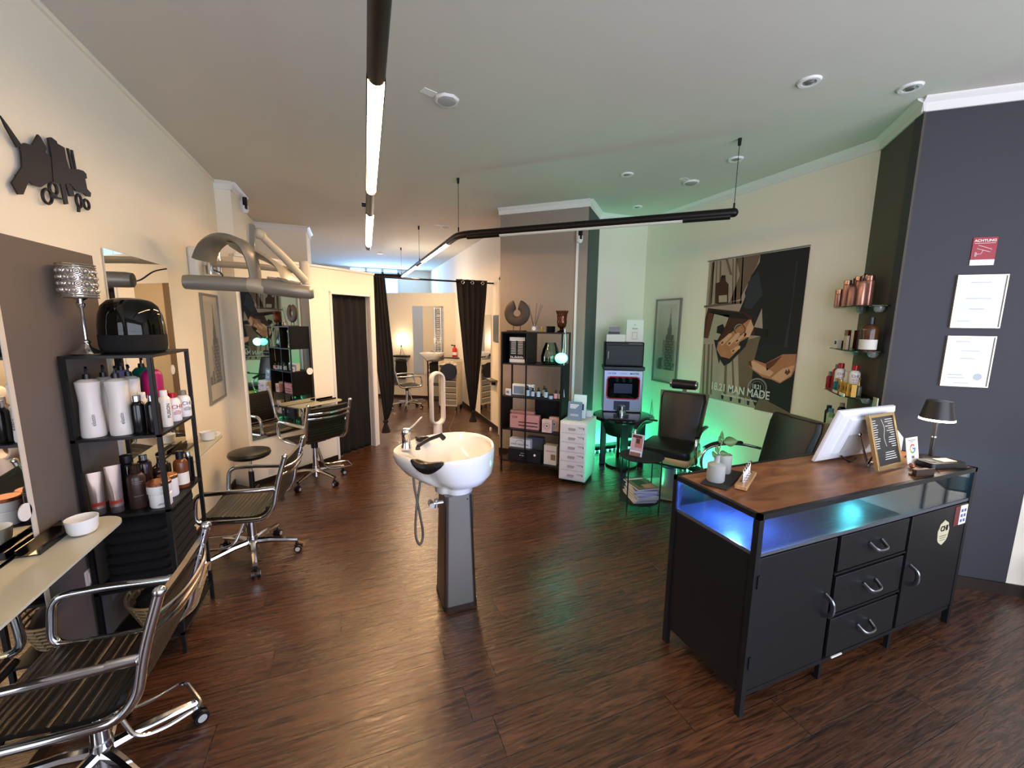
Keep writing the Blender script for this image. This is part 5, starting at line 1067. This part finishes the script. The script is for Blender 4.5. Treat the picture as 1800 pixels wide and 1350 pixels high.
# ---------------------------------------------------------------- signs on the right front wall
fr=(Vector(C45)-Vector(A45)).normalized(); fn=Vector((fr.y,-fr.x)); fang=math.degrees(math.atan2(fr.y,fr.x))
def rw(px,py): p=onL(px,py,A45,C45); return ((Vector((p.x,p.y))-Vector(A45)).dot(fr),p.z)
t=thing('warning_sign','red ACHTUNG surveillance camera sign on the dark wall','sign',(A45[0]+fn.x*.002,A45[1]+fn.y*.002,0),fang)
x0,z1=rw(1711,418);x1,_=rw(1754,418);_,z0=rw(1705,467);_,zm=rw(1708,457)
m=M(); m.mt(0).box(x0,x1,-.003,0,zm,z1).mt(1).box(x0,x1,-.003,0,z0,zm).mt(1).box(x0+.008,x1-.008,-.0036,-.003,z1-.036,z1-.034); m.obj('sign_plate',[mat('sign_red','9c1a2c',.4),paper],t)
text('ACHTUNG',.021,paper,t,((x0+x1)/2,-.004,z1-.02),(1,0,0),(0,0,1),bold=.0005)
m=M(); cx=(x0+x1)/2; cz=(z1+zm)/2-.01
m.tube([(cx-.03,-.004,cz+.03),(cx+.035,-.004,cz+.005),(cx+.03,-.004,cz-.012),(cx-.035,-.004,cz+.01)],.0015,5,closed=True); m.tube([(cx-.005,-.004,cz-.0),(cx-.012,-.004,cz-.022),(cx-.035,-.004,cz-.024)],.0015,5); m.tube([(cx-.04,-.004,cz-.012),(cx-.035,-.004,cz-.012),(cx-.035,-.004,cz-.037),(cx-.04,-.004,cz-.037)],.0015,5,closed=True); m.obj('camera_symbol',paper,t)
def cert(label,tl,br,extra):
    x0,z1=rw(*tl);x1,z0=rw(*br); t=thing('framed_certificate',label,'certificate',(A45[0]+fn.x*.001,A45[1]+fn.y*.001,0),fang,'framed certificates'); f=.006
    M().box(x0,x1,-.015,0,z0,z0+f).box(x0,x1,-.015,0,z1-f,z1).box(x0,x0+f,-.015,0,z0+f,z1-f).box(x1-f,x1,-.015,0,z0+f,z1-f).obj('frame',mat('frame_champagne','d9cdb4',.3,.6),t)
    M().box(x0+f,x1-f,-.005,-.001,z0+f,z1-f).obj('document',mat('document_white','cfd2d6',.5),t)
    m=M(); w_=x1-x0;h_=z1-z0
    for a_,b_,c_ in extra: m.box(x0+w_*a_,x0+w_*b_,-.0058,-.005,z0+h_*c_,z0+h_*c_+.006)
    m.obj('printed_lines',inkg,t)
    M().box(x0+f,x1-f,-.010,-.0085,z0+f,z1-f).obj('glass_pane',picglass,t); return t,x0,x1,z0,z1
cert('upper glazed certificate in a thin champagne frame on the dark wall',(1682,484),(1754,577),[(.3,.7,.85),(.25,.75,.55),(.35,.65,.35),(.15,.4,.12)])
t,x0,x1,z0,z1=cert('lower glazed certificate with dark green seal on the dark wall',(1664,590),(1733,681),[(.2,.5,.88),(.35,.72,.70),(.35,.65,.55),(.15,.45,.22),(.15,.5,.16),(.3,.6,.06)])
m=M(); m.lathe([(.001,0),(.022,0),(.022,.0012),(.001,.0012)],n=12); o=m.obj('seal',mat('seal_green','1f4a45',.5),t,(x1-.055,-.0062,z0+.065)); o.rotation_euler=(R(90),0,0)
# ---------------------------------------------------------------- reception desk
t=thing('reception_desk','dark metal reception counter with wooden top and blue lit glass band','counter',(0,0,0))
X0,X1,Y0,Y1=1.545,3.255,1.12,1.615; ZT=.965
M().box(X0+.02,X1-.02,Y0+.02,Y1-.02,ZT-.02,ZT).obj('wooden_top',woodtop,t,bev=.002)
m=M(); m.box(X0,X1,Y0,Y0+.02,ZT-.022,ZT+.002).box(X0,X1,Y1-.02,Y1,ZT-.022,ZT+.002).box(X0,X0+.02,Y0,Y1,ZT-.022,ZT+.002).box(X1-.02,X1,Y0,Y1,ZT-.022,ZT+.002); m.obj('top_frame',deskm,t)
for x in (X0,X1-.028):
    for y in (Y0,Y1-.028): M().box(x,x+.028,y,y+.028,0,ZT-.0225).obj('leg',deskm,t)
for x in (2.09,2.66): M().box(x,x+.02,Y0+.01,Y0+.03,0,.095).box(x,x+.02,Y1-.03,Y1-.01,0,.095).obj('middle_foot',deskm,t)
M().box(X0+.01,X1-.01,Y0+.006,Y1-.006,.095,.118).obj('bottom_rail',deskm,t)
M().box(X0+.01,X1-.01,Y0+.004,Y1-.004,.772,.788).obj('glass_floor',mat('desk_inner_metal','565a62',.38,.25),t)
M().box(X0+.006,X0+.012,Y0+.03,Y1-.03,.118,.772).obj('side_panel',deskm,t); M().box(X1-.012,X1-.006,Y0+.03,Y1-.03,.118,.772).obj('side_panel',deskm,t); M().box(X0+.03,X1-.03,Y1-.012,Y1-.006,.118,.772).obj('back_panel',deskm,t)
dgl=pane_mat('desk_glass',(.93,.98,.98,1),.8)
for bx in ((X0+.03,X1-.03,Y0+.008,Y0+.012),(X0+.03,X1-.03,Y1-.012,Y1-.008),(X0+.008,X0+.012,Y0+.03,Y1-.03),(X1-.012,X1-.008,Y0+.03,Y1-.03)): M().box(*bx,.789,ZT-.0225).obj('glass_pane',dgl,t)
def door(x0,x1,hx,lab=None):
    o=M().box(x0,x1,Y0+.002,Y0+.016,.125,.765).obj('door',deskm,t,bev=.002)
    m=M(); m.tube(smooth([Vector(q_) for q_ in [(hx,Y0+.002,.375),(hx,Y0-.03,.395),(hx,Y0-.038,.43),(hx,Y0-.03,.465),(hx,Y0+.002,.485)]],5),.0075,8,flat=1.5); m.obj('handle',mat('pewter','7d7f84',.25,.9),o); return o
dl=door(X0+.03,2.085,2.045)
dr=door(2.69,X1-.03,2.73)
M().box(X0+.02,X0+.032,Y0-.006,Y0+.004,.63,.69).box(X0+.02,X0+.032,Y0-.006,Y0+.004,.24,.30).obj('hinge',deskm,t)
for k,(z0,z1) in enumerate(((.585,.765),(.36,.555),(.125,.33))):
    o=M().box(2.115,2.66,Y0+.002,Y0+.016,z0,z1).obj('drawer',deskm,t,bev=.002); zc=(z0+z1)/2+.0
    m=M(); m.tube(smooth([Vector(q_) for q_ in [(2.335,Y0+.002,zc+.015),(2.345,Y0-.03,zc-.008),(2.385,Y0-.038,zc-.012),(2.425,Y0-.03,zc-.008),(2.435,Y0+.002,zc+.015)]],5),.0075,8,flat=1.5); m.obj('handle',MC['pewter'],o)
    M().box(2.10,2.675,Y0+.004,Y0+.018,z0-.018,z0-.008).obj('drawer_rail',deskm,t)
# stickers
st=M(); n=24; st.prism([(3.01+(.055+.003*math.sin(9*a_))*math.cos(a_),(.0+(.07+.004*math.cos(8*a_))*math.sin(a_))) for a_ in [2*PI*i/n for i in range(n)]],0,.0015)
seal=st.obj('emblem_sticker',mat('sticker_cream','cdc7a6',.4),t); seal.rotation_euler=(R(90),0,0); seal.location=(0,Y0+.002,.62)
text('CHI',.043,inkk,t,(3.01,Y0-.001,.645),(1,0,0),(0,0,1),bold=.001)
M().box(2.975,3.045,Y0-.0005,Y0+.001,.60,.604).box(2.98,3.04,Y0-.0005,Y0+.001,.588,.591).box(2.985,3.035,Y0-.0005,Y0+.001,.575,.578).obj('sticker_lines',inkg,t)
m=M(); m.mt(0).box(3.10,3.15,Y0,Y0+.002,.64,.755).mt(1).box(3.15,3.225,Y0,Y0+.002,.64,.755).mt(2)
for i in range(3):
    for j in range(2): m.box(3.162+j*.03,3.182+j*.03,Y0-.0008,Y0,.655+i*.03,.672+i*.03)
m.obj('pictogram_sticker',[mat('sticker_darkred','6b2a2c',.4),paper,mat('picto_blue','4a5f9c',.4)],t)
M().box(2.16,2.24,Y0-.001,Y0+.004,.105,.112).obj('paper_scrap',paper,t)
# puck lights in the glass band
for (x,y,col,e,l) in ((1.70,1.36,'2a4bff',8,'small blue glowing puck light under the counter top at the left end'),(2.62,1.36,'20e0d8',6,'small teal glowing puck light under the middle of the counter top')):
    o=M().lathe([(.001,0),(.028,0),(.03,.006),(.024,.014),(.001,.016)],n=24).obj('puck_light',mat('puck_%s'%col,col,.3,emit=e,ecol=col),None,(x,y,ZT-.0205)); o.rotation_euler=(PI,0,0); tag(o,l,'lamp','puck lights inside the desk')
light('blue_puck_glow','POINT',(1.70,1.36,.915),30,(.06,.20,1),.04)
light('teal_puck_glow','POINT',(2.62,1.36,.91),5,(.08,.6,.75),.04)

# ---------------------------------------------------------------- things on the desk
D=ZT+.0025
t=thing('slate_tray','thin dark slate tray with two frosted vases on the desk','tray',(1.74,1.485,D),27); M().box(-.155,.155,-.06,.06,0,.006).obj('slate',mat('slate','262322',.7),t,bev=.001); M().ball((.03,-.04,.0095),.0034,n=6,k=4).obj('foot',blackp,t)
fros=mat('frosted_vase','e2e4e2',.35,trans=.55,ior=1.2)
def fvase(label,p,r,h,neck):
    t=thing('glass_vase',label,'vase',p,0,'frosted vases')
    pr=[(.001,.001),(r*.92,.001),(r,.008),(r,h)] + ([(r*.85,h+.006),(.014,h+.012),(.013,h+.045),(.016,h+.05),(.012,h+.05),(.011,h+.014),(r*.8,h-.002),(r*.93,h-.01),(r*.93,.012),(.001,.01)] if neck else [(r*.93,h),(r*.93,.012),(.001,.01)])
    M().lathe(pr,n=32).obj('vase_body',fros,t); return t
v1=fvase('frosted glass bottle vase holding a green sprig, nearer the viewer',(1.665,1.462,D+.0065),.042,.085,True)
v2=fvase('frosted glass tumbler standing behind the bottle vase',(1.80,1.535,D+.0065),.036,.10,False)
leaf=mat('leaf_green','4c6b3a',.45)
t=thing('plant_sprig','small green sprig with round leaves in the frosted bottle vase','plant',(1.665,1.462,D+.03))
M().tube([(0,0,0),(.0,0,.07),(.02,.01,.13),(.05,.015,.19)],.0025,6,sm=4).obj('stem',mat('stem_green','5f7a45',.5),t)
for (bx,by,bz,dx,dy,dz,L,wd) in ((.0,0,.11,-.06,-.01,.02,.05,.016),(.005,0,.115,.0,.01,.05,.045,.014),(.045,.012,.17,.09,-.03,.005,.075,.026),(.05,.015,.18,-.02,.0,.06,.05,.016),(.04,.012,.16,-.03,.0,.05,.05,.015),(.02,.005,.12,.05,-.01,-.01,.05,.015)):
    b=Vector((bx,by,bz)); d=Vector((dx,dy,dz)).normalized(); s=d.cross(Vector((.1,-.9,.4))).normalized(); m=M(); v=[];n_=d.cross(s)
    for k in range(7): u_=k/6; w_=wd*math.sin(PI*min(1,u_*.95+.03)); c=b+d*(L*u_)+n_*(.006*math.sin(PI*u_)); v+=[c-s*w_,c+n_*-.003,c+s*w_]
    m.add(v,[(k*3+j,k*3+j+1,k*3+j+4,k*3+j+3) for k in range(6) for j in range(2)]); o=m.obj('leaf',leaf,t,ang=180); so=o.modifiers.new('s','SOLIDIFY'); so.thickness=.001
t=thing('wooden_rack','small oak block holding four chrome tools on the desk','rack',(1.815,1.412,D),30); M().box(-.135,.135,-.027,.027,0,.02).obj('block',oak,t,bev=.003)
for k in range(5):
    x=-.08+k*.042; m=M(); m.cyl((x,0,.0205),(x,0,.026),.012,n=12); m.tube([(x-.006,0,.026),(x-.004,0,.07),(x+.004,.004,.085)],.004,8); m.tube([(x+.006,0,.026),(x+.004,0,.07),(x-.004,-.004,.088)],.004,8); m.obj('chrome_tool',chrome,t)
# monitor seen from behind
t=thing('touch_monitor','white touch screen monitor seen from behind, leaning on a metal stand','monitor',(0,0,0))
bl_=onZ(1432,808,D+.006); n_h=.315
# screen plane: bottom edge runs to the right-back, leans away from the viewer
bl_=Vector((2.45,1.497,D+.004)); e1=Vector((1,0,0)); wdt=.50; 
back=Vector((-e1.y,e1.x,0)); 
if back.y<0: back=-back
upv=(Vector((0,0,1))*.951-back*(.309)).normalized(); nrm=e1.cross(upv)   # nrm points to the viewer side
hh=.335
def mp(x,y,z): return bl_+e1*x+upv*y+nrm*z
m=M()
def slab(m,x0,x1,y0,y1,z0,z1,ch=0):
    v=[mp(x0,y0,z0),mp(x1,y0,z0),mp(x1,y1,z0),mp(x0,y1,z0),mp(x0+ch,y0+ch,z1),mp(x1-ch,y0+ch,z1),mp(x1-ch,y1-ch,z1),mp(x0+ch,y1-ch,z1)]
    m.add(v,[(3,2,1,0),(4,5,6,7),(0,1,5,4),(1,2,6,5),(2,3,7,6),(3,0,4,7)])
slab(m,0,wdt,0,hh,-.012,.004); slab(m,0,wdt,0,hh,.004,.022,.02); m.obj('screen_shell',mat('monitor_white','d9dbe2',.35),t,bev=.003)
m=M(); slab(m,.08,wdt-.08,.06,hh-.04,.022,.036,.008); m.obj('rear_bulge',MC['monitor_white'],t)
m=M(); slab(m,.13,wdt-.13,.07,.19,.037,.04); m.obj('rear_label_plate',mat('monitor_grey','a9a8aa',.3),t)
m=M(); slab(m,.01,wdt-.01,.01,hh-.01,-.0135,-.012); m.obj('screen_glass',blackg,t)
m=M(); a_=mp(wdt*.42,.19,.042); m.ball(a_,.014); b=Vector((a_.x+.055,a_.y-.03,D+.006)); m.tube([a_,b],.006,8); m.tube([b+Vector((-.05,-.03,0)),b,b+Vector((.10,.0,0))],.005,8); m.obj('kick_stand',chrome,t)
m=M(); a_=mp(wdt*.35,.04,.03); m.tube([a_,a_+Vector((.03,-.03,-.03)),a_+Vector((.10,-.02,-.035)),a_+Vector((.16,.0,-.033))],.005,6,sm=5); m.obj('cables',blackp,t)
# framed menu
t=thing('menu_frame','small gold framed chalkboard style price menu standing on the desk','menu',(2.603,1.255,D+.010),8); t.rotation_euler=(R(-15),0,R(3)); t.scale=(1.18,1,1)
M().box(0,.215,0,.02,.0,.022).box(0,.215,0,.02,.285,.30).box(0,.015,0,.02,.022,.285).box(.2,.215,0,.02,.022,.285).obj('frame',mat('frame_brass','b79a6a',.3,.7),t,bev=.001); M().box(.015,.2,.006,.014,.022,.285).obj('black_print',mat('menu_black','1c1d20',.4),t)
m=M()
for k in range(13):
    m.box(.022,.045+random.random()*.025,.005,.006,.115+k*.0125,.118+k*.0125); m.box(.165-random.random()*.04,.193,.005,.006,.115+k*.0125,.118+k*.0125)
for k in range(4): m.box(.08+k*.004,.18-k*.004,.005,.006,.05+k*.012,.053+k*.012)
m.tube([(.10,.0055,.27),(.115,.0055,.22),(.10,.0055,.17),(.11,.0055,.12)],.001,5,sm=4); m.obj('menu_lines',paper,t,flat=True)
M().tube([(.10,.02,.15),(.10,.11,.005)],.004,6).obj('rear_prop',blackp,t)
# google card
t=thing('review_card','white standing review card with multicolour G right of the menu','card',(2.93,1.285,D),4); t.rotation_euler=(R(-10),0,R(0))
M().box(-.0,.115,0,.004,0,.15).obj('card',paper,t,bev=.001)
gc=[mat('logo_blue','3f6fd0',.4),mat('logo_red','cf4335',.4),mat('logo_yellow','dba81f',.4),mat('logo_green','3d9a52',.4)]
m=M()
def arc(a0,a1,k):
    n_=8
    for i in range(n_):
        t0=R(a0+(a1-a0)*i/n_);t1=R(a0+(a1-a0)*(i+1)/n_); P=[(.018*math.cos(t0),.018*math.sin(t0)),(.027*math.cos(t0),.027*math.sin(t0)),(.027*math.cos(t1),.027*math.sin(t1)),(.018*math.cos(t1),.018*math.sin(t1))]
        m.mt(k).add([(.058+x,-.0008,.085+z) for x,z in P]+[(.058+x,0,.085+z) for x,z in P],[(0,1,2,3),(7,6,5,4),(0,4,5,1),(2,6,7,3)])
arc(-45,0,0);arc(40,150,1);arc(150,215,2);arc(215,315,3); m.mt(0).box(.058,.085,-.0008,0,.0805,.0895); m.obj('logo',gc,t,flat=True)
M().box(.02,.095,-.0008,0,.132,.136).box(.04,.075,-.0008,0,.124,.127).box(.045,.07,-.0008,0,.03,.045).obj('printed_lines',inkg,t)
# receipt printer
t=thing('receipt_printer','white receipt printer partly hidden behind the menu and card','printer',(3.06,1.50,D),-12); M().rings([rrect(0,0,.07,.09,.015,0),rrect(0,0,.07,.09,.015,.11),rrect(0,.01,.06,.07,.015,.15)]).obj('printer_body',creamy,t,ang=60); M().box(-.045,.045,-.05,.03,.151,.155).obj('paper_slot',blackp,t)
# cash tray and terminal
t=thing('card_terminal','black card payment terminal lying on the desk in front of the lamp','terminal',(3.075,1.205,D),-14)
M().rings([rrect(0,0,.115,.05,.02,0.0),rrect(0,0,.12,.052,.02,.012),rrect(0,0,.112,.047,.02,.032)]).obj('terminal_body',blackp,t,ang=50); M().box(-.02,.07,-.025,.03,.033,.036).obj('paper_note',mat('note_cream','c9bfa2',.6),t); M().box(-.095,-.06,-.02,.02,.033,.035).obj('keypad',mat('keypad_dark','2b2c30',.4),t)
t=thing('brown_tray','small brown card holder strip at the desk front edge','tray',(2.80,1.165,D),-8); M().box(-.065,.065,-.018,.018,0,.006).box(-.065,.065,-.018,-.012,.006,.036).obj('holder',mat('holder_brown','33241d',.5),t,bev=.001); M().box(-.05,.05,-.006,.012,.007,.03).obj('cards',mat('cards_brown','5a4236',.5),t)
m=M(); 
for k in range(3): m.ball((2.865+k*.014,1.235+k*.008,D+.014),.012,n=10,k=6)
tag(m.obj('wrapped_sweets',mat('copper_foil','a9705c',.25,.7)),'few copper wrapped sweets beside the review card','sweets',None,'stuff')
m=M(); m.tube([(2.90,1.19,D+.004),(2.92,1.155,D+.004),(2.94,1.148,D+.004),(2.95,1.165,D+.004)],.0028,6,sm=5); tag(m.obj('thin_cable',blackp),'thin black cable looping at the front of the desk beside the card terminal','cable')
m=M(); m.tube([(3.06,1.36,D+.003),(3.09,1.35,D+.05),(3.13,1.35,D+.045),(3.11,1.36,D+.004)],.003,6,sm=5); tag(m.obj('thin_cable',blackp),'thin black cable arching up between the review card and the desk lamp','cable')
# desk lamp
t=thing('desk_lamp','black cordless table lamp with glowing white rim on the right end of the desk','lamp',(3.205,1.305,D)); t.scale=(1,1,1.08)
M().lathe([(.001,0),(.065,0),(.068,.004),(.05,.01),(.012,.014),(.001,.014)],n=36).obj('base',blackp,t)
m=M(); m.mt(0).cyl((0,0,.012),(0,0,.22),.011,n=16).mt(1).cyl((0,0,.12),(0,0,.128),.0125,n=16); m.obj('pole',[mat('lamp_pole','3a3a3c',.3,.6),chrome],t)
M().lathe([(.075,.228),(.078,.228),(.058,.325),(.001,.33),(.001,.322),(.05,.318)],n=40,cap=False).obj('lamp_shade',mat('shade_black','1d1a1a',.4),t)
M().lathe([(.001,.216),(.072,.216),(.079,.218),(.079,.227),(.001,.227)],n=40).obj('light_ring',mat('lamp_white_glow','fff4e4',.4,emit=7,ecol='ffe9cc'),t)
light('desk_lamp_glow','SPOT',(3.205,1.305,D+.228),3.2,(1,.9,.76),.05,aim=(3.205,1.305,0),spot=150)
# shelf at the right picture edge
t=thing('metal_stand','thin black metal stand at the right edge of the picture against the white wall','stand',(3.99,1.0,0),-40)
for x,y in ((0,0),(.35,0),(0,-.25),(.35,-.25)): M().box(x,x+.016,y,y+.016,0,1.2).obj('post',blackm,t)
for z in (.3,.62): M().box(0,.366,-.25,.016,z,z+.014).obj('shelf_board',blackm,t)
# ---------------------------------------------------------------- back room
bd=(BB-BA).normalized(); bn=Vector((bd.y,-bd.x)); ba=math.degrees(math.atan2(bd.y,bd.x))
def bw(px,py): p=onL(px,py,BA,BB); return ((Vector((p.x,p.y))-BA).dot(bd),p.z)
def bl(nm,label,cat): return thing(nm,label,cat,(BA.x+bn.x*.001,BA.y+bn.y*.001,0),ba)
x0,z1=bw(725,538);x1,_=bw(779,538);_,z0=bw(731,657)
t=bl('wall_mirror','tall frameless mirror on the back room wall beside the towel radiator','mirror'); M().box(x0,x1,-.01,0,z0,z1).obj('mirror_pane',mirror,t)
t=bl('towel_radiator','tall chrome ladder towel radiator in the back room','radiator'); xa,zt=bw(765,541);xb,zb=bw(777,618)
for x in (xa,xb): M().cyl((x,-.06,zb-.1),(x,-.06,zt),.016,n=12).obj('upright',chrome,t)
m=M()
k=0;z=zb-.05
while z<zt-.03:
    if k%7!=6: m.cyl((xa,-.06,z),(xb,-.06,z),.009,n=8)
    z+=.042;k+=1
m.obj('rungs',chrome,t)
M().cyl((xa,-.055,zt-.1),(xa,-.011,zt-.1),.01,n=8).cyl((xa,-.055,zb),(xa,-.011,zb),.01,n=8).obj('wall_bracket',chrome,t)
t=bl('wall_shelf','small black wall shelf carrying a tripod lamp in the back room','shelf'); xc,zc=bw(709,624); M().box(xc-.18,xc+.17,-.16,0,zc-.04,zc).obj('board',blackm,t)
P=BA+bd*xc+bn*.09
t=thing('tripod_lamp','small tripod lamp with glowing bulb on the black wall shelf','lamp',(P.x,P.y,zc+.001))
m=M()
for a_ in (0,2.1,4.2): m.tube([(.06*math.cos(a_),.06*math.sin(a_),0),(0,0,.2)],.004,6)
m.obj('tripod_legs',mat('lamp_brass','6d5a3a',.4,.6),t); M().cyl((0,0,.19),(0,0,.23),.014,n=12).obj('socket',blackp,t); M().ball((0,0,.27),.04,n=16,k=10).obj('bulb',mat('bulb_glow','fff4dd',.3,emit=12,ecol='ffdca0'),t)
light('tripod_bulb_light','POINT',(P.x+bn.x*.03,P.y+bn.y*.03,zc+.33),2.6,(1,.82,.58),.05)
P=BA+bd*xc+bn*.13
t=thing('hanging_bag','black gathered bag hanging under the tripod lamp shelf','bag',(P.x,P.y,0),ba); m=M(); m.rings([[(.13*f*math.cos(a_)*(1+.06*math.sin(6*a_)),.06*f*math.sin(a_),z) for a_ in [2*PI*i/24 for i in range(24)]] for f,z in ((.6,.45),(.95,.5),(1,.7),(.9,.83),(1.1,.86),(.4,.9))]); m.obj('bag_body',fabric,t); m=M(); m.tube([(-.1,0,.87),(-.12,0,.91)],.006,6); m.tube([(.1,0,.87),(.12,0,.91)],.006,6); m.obj('strap',fabric,t)
# wash basin
xs,zs=bw(771,622); P=BA+bd*(xs-.02)+bn*.38
t=thing('wash_basin','small white wall washbasin behind the grey trolley','basin',(P.x,P.y,0),ba); M().rings([rrect(0,0,.08,.07,.04,.86),rrect(0,.03,.17,.16,.06,.99),rrect(0,.05,.24,.2,.06,1.06),rrect(0,.05,.24,.2,.06,1.075),rrect(0,.04,.2,.16,.06,1.07),rrect(0,.03,.1,.1,.04,.98)]).obj('bowl',porc,t,ang=60); M().cyl((0,.0,.3),(0,.0,.87),.05,n=20).obj('pedestal',porc,t); m=M(); m.cyl((0,.19,1.075),(0,.19,1.15),.016); m.tube([(0,.19,1.14),(0,.1,1.15),(0,.08,1.13)],.01,8); m.obj('tap',chrome,t)
# fire extinguisher
P=onX(803,612,2.10)
t=thing('fire_extinguisher','red fire extinguisher hanging on the passage wall above the trolley','extinguisher',(2.05,P[0],.96)); M().lathe([(.001,0),(.045,0),(.05,.01),(.05,.2),(.03,.235),(.015,.245),(.001,.245)],n=24).obj('cylinder',mat('fire_red','c4261b',.3),t); m=M(); m.cyl((0,0,.245),(0,0,.27),.014); m.box(-.05,.02,-.01,.01,.268,.285); m.ball((-.06,0,.28),.016); m.obj('valve_head',blackp,t); M().lathe([(.0505,.07),(.0505,.13)],n=24,cap=False).obj('paper_label',paper,t)
# trolley
t=thing('salon_trolley','grey six drawer trolley on castors in the back room','trolley',(1.79,8.00,0),-33); gd=mat('trolley_drawer','8d8a80',.4); gm=mat('trolley_frame','c9c3b5',.4)
TW=.38;TD=.32
M().box(-TW/2,-TW/2+.02,-TD/2,TD/2,.09,.90).box(TW/2-.02,TW/2,-TD/2,TD/2,.09,.90).box(-TW/2,TW/2,-TD/2,TD/2,.09,.12).box(-TW/2,TW/2,TD/2-.01,TD/2,.12,.88).obj('frame',gm,t,bev=.004)
for k in range(6):
    z=.125+k*.122; o=M().box(-TW/2+.022,TW/2-.022,-TD/2,TD/2-.012,z,z+.095).obj('drawer',gd,t,bev=.004); M().box(-TW/2+.022,TW/2-.022,-TD/2-.008,-TD/2,z+.085,z+.108).obj('drawer_lip',gm,o)
M().box(-TW/2-.005,TW/2+.005,-TD/2-.005,TD/2+.005,.90,.915).box(-TW/2,TW/2,TD/2-.012,TD/2,.915,1.0).box(-TW/2,-TW/2+.01,-TD/2,TD/2,.915,.97).box(TW/2-.01,TW/2,-TD/2,TD/2,.915,.97).obj('tray_top',gm,t)
for x in (-TW/2+.03,TW/2-.03):
    for y in (-TD/2+.03,TD/2-.03): M().cyl((x-.012,y,.03),(x+.012,y,.03),.03,n=16).cyl((x,y,.03),(x,y,.09),.008,n=8).obj('caster',blackp,t)
for k,l in enumerate(('left','middle','right')):
    a_=R(-33); x=-.07+k*.07; y=-.10; o=thing('tint_bowl','small pale cup on the trolley top, %s of three'%l,'cup',(1.79+x*math.cos(a_)-y*math.sin(a_),8.0+x*math.sin(a_)+y*math.cos(a_),.916),0,'pale cups on the trolley'); M().lathe([(.001,0),(.022,0),(.032,.06),(.029,.06),(.02,.006),(.001,.006)],n=20).obj('cup_body',creamy,o); m=M(); m.tube([(.03,0,.05),(.045,0,.035),(.025,0,.015)],.004,6,sm=4); m.obj('cup_handle',creamy,o)
t=thing('hair_dryer','black hand tool lying across the back of the trolley','hair dryer',(1.80,8.09,1.003),-33); m=M(); m.tube([(-.2,0,.02),(.0,0,.022),(.16,0,.02)],.018,10,rr=[.012,.016,.02]); m.obj('tool_body',blackp,t); M().cyl((.165,0,.02),(.2,0,.02),.014,n=12).obj('tool_tip',blackg,t)
t=thing('hand_mirror','round black disc shaped hand mirror seen from behind, hanging on the trolley','hand mirror',(0,0,0)); c=Vector((1.70,7.76,.79)); v_=(Vector((0,0,1.7))-c).normalized(); v_.z=0; v_.normalize()
m=M(); m.cyl(c,c+v_*.02,.16,n=40); m.obj('mirror_back',blackp,t,bev=.006); m=M(); m.box(c.x-.012,c.x+.012,c.y-.01,c.y+.08,.92,.945); m.obj('handle',blackp,t)
# dark step trolley left of the grey one
t=thing('tool_cart','narrow dark cart with shelves left of the grey trolley','cart',(1.57,8.40,0),-33)
for x in (-.12,.12):
    for y in (-.12,.12): M().box(x-.01,x+.01,y-.01,y+.01,.0,.95).obj('post',blackm,t)
for z in (.15,.45,.7,.94): M().box(-.14,.14,-.14,.14,z,z+.012).obj('shelf_board',blackm,t)
t=thing('dark_bin_bag','black box on the upper board of the narrow dark cart','box',(1.57,8.40,.713),-33); M().box(-.1,.1,-.1,.1,0,.2).obj('box_body',fabric,t,bev=.02); M().box(-.1,.1,-.101,-.1,.14,.16).obj('band',blackg,t)
m=M(); m.tube([(1.83,7.74,.02),(1.6,7.0,.006),(1.42,6.5,.006),(1.40,6.3,.006),(1.25,6.07,.008)],.004,6,sm=8); tag(m.obj('floor_cable',mat('cord_beige','8f7f6a',.5)),'thin pale cord on the floor from the trolley to the tower fan','cord')
tag(M().lathe([(.001,0),(.02,0),(.018,.045),(.010,.055),(.001,.058)],n=14).obj('door_stopper',creamy,None,(2.03,6.17,0)),'small cream door stopper on the floor by the passage baseboard','door stopper')
# mirror and tray on the passage wall
t=thing('wall_mirror','narrow tall mirror on the passage wall behind the tied curtain','mirror',(2.12,0,0)); M().box(-.012,0,6.42,7.0,.10,1.86).obj('mirror_pane',mirror,t)
t=thing('glass_console','small grey shelf on the passage wall beside the narrow mirror','shelf',(2.12,0,0)); M().box(-.10,0,6.1,6.42,.80,.83).obj('board',mat('tray_grey','5c5954',.35),t,bev=.003); M().box(-.06,0,6.2,6.24,.74,.80).obj('bracket',blackm,t)
tag(M().box(2.10,2.12,6.0,6.28,1.44,1.85).obj('dark_wall_panel',mat('panel_dark','2f2c29',.4)),'dark panel with pale sill on the passage wall right of the tied curtain','panel')
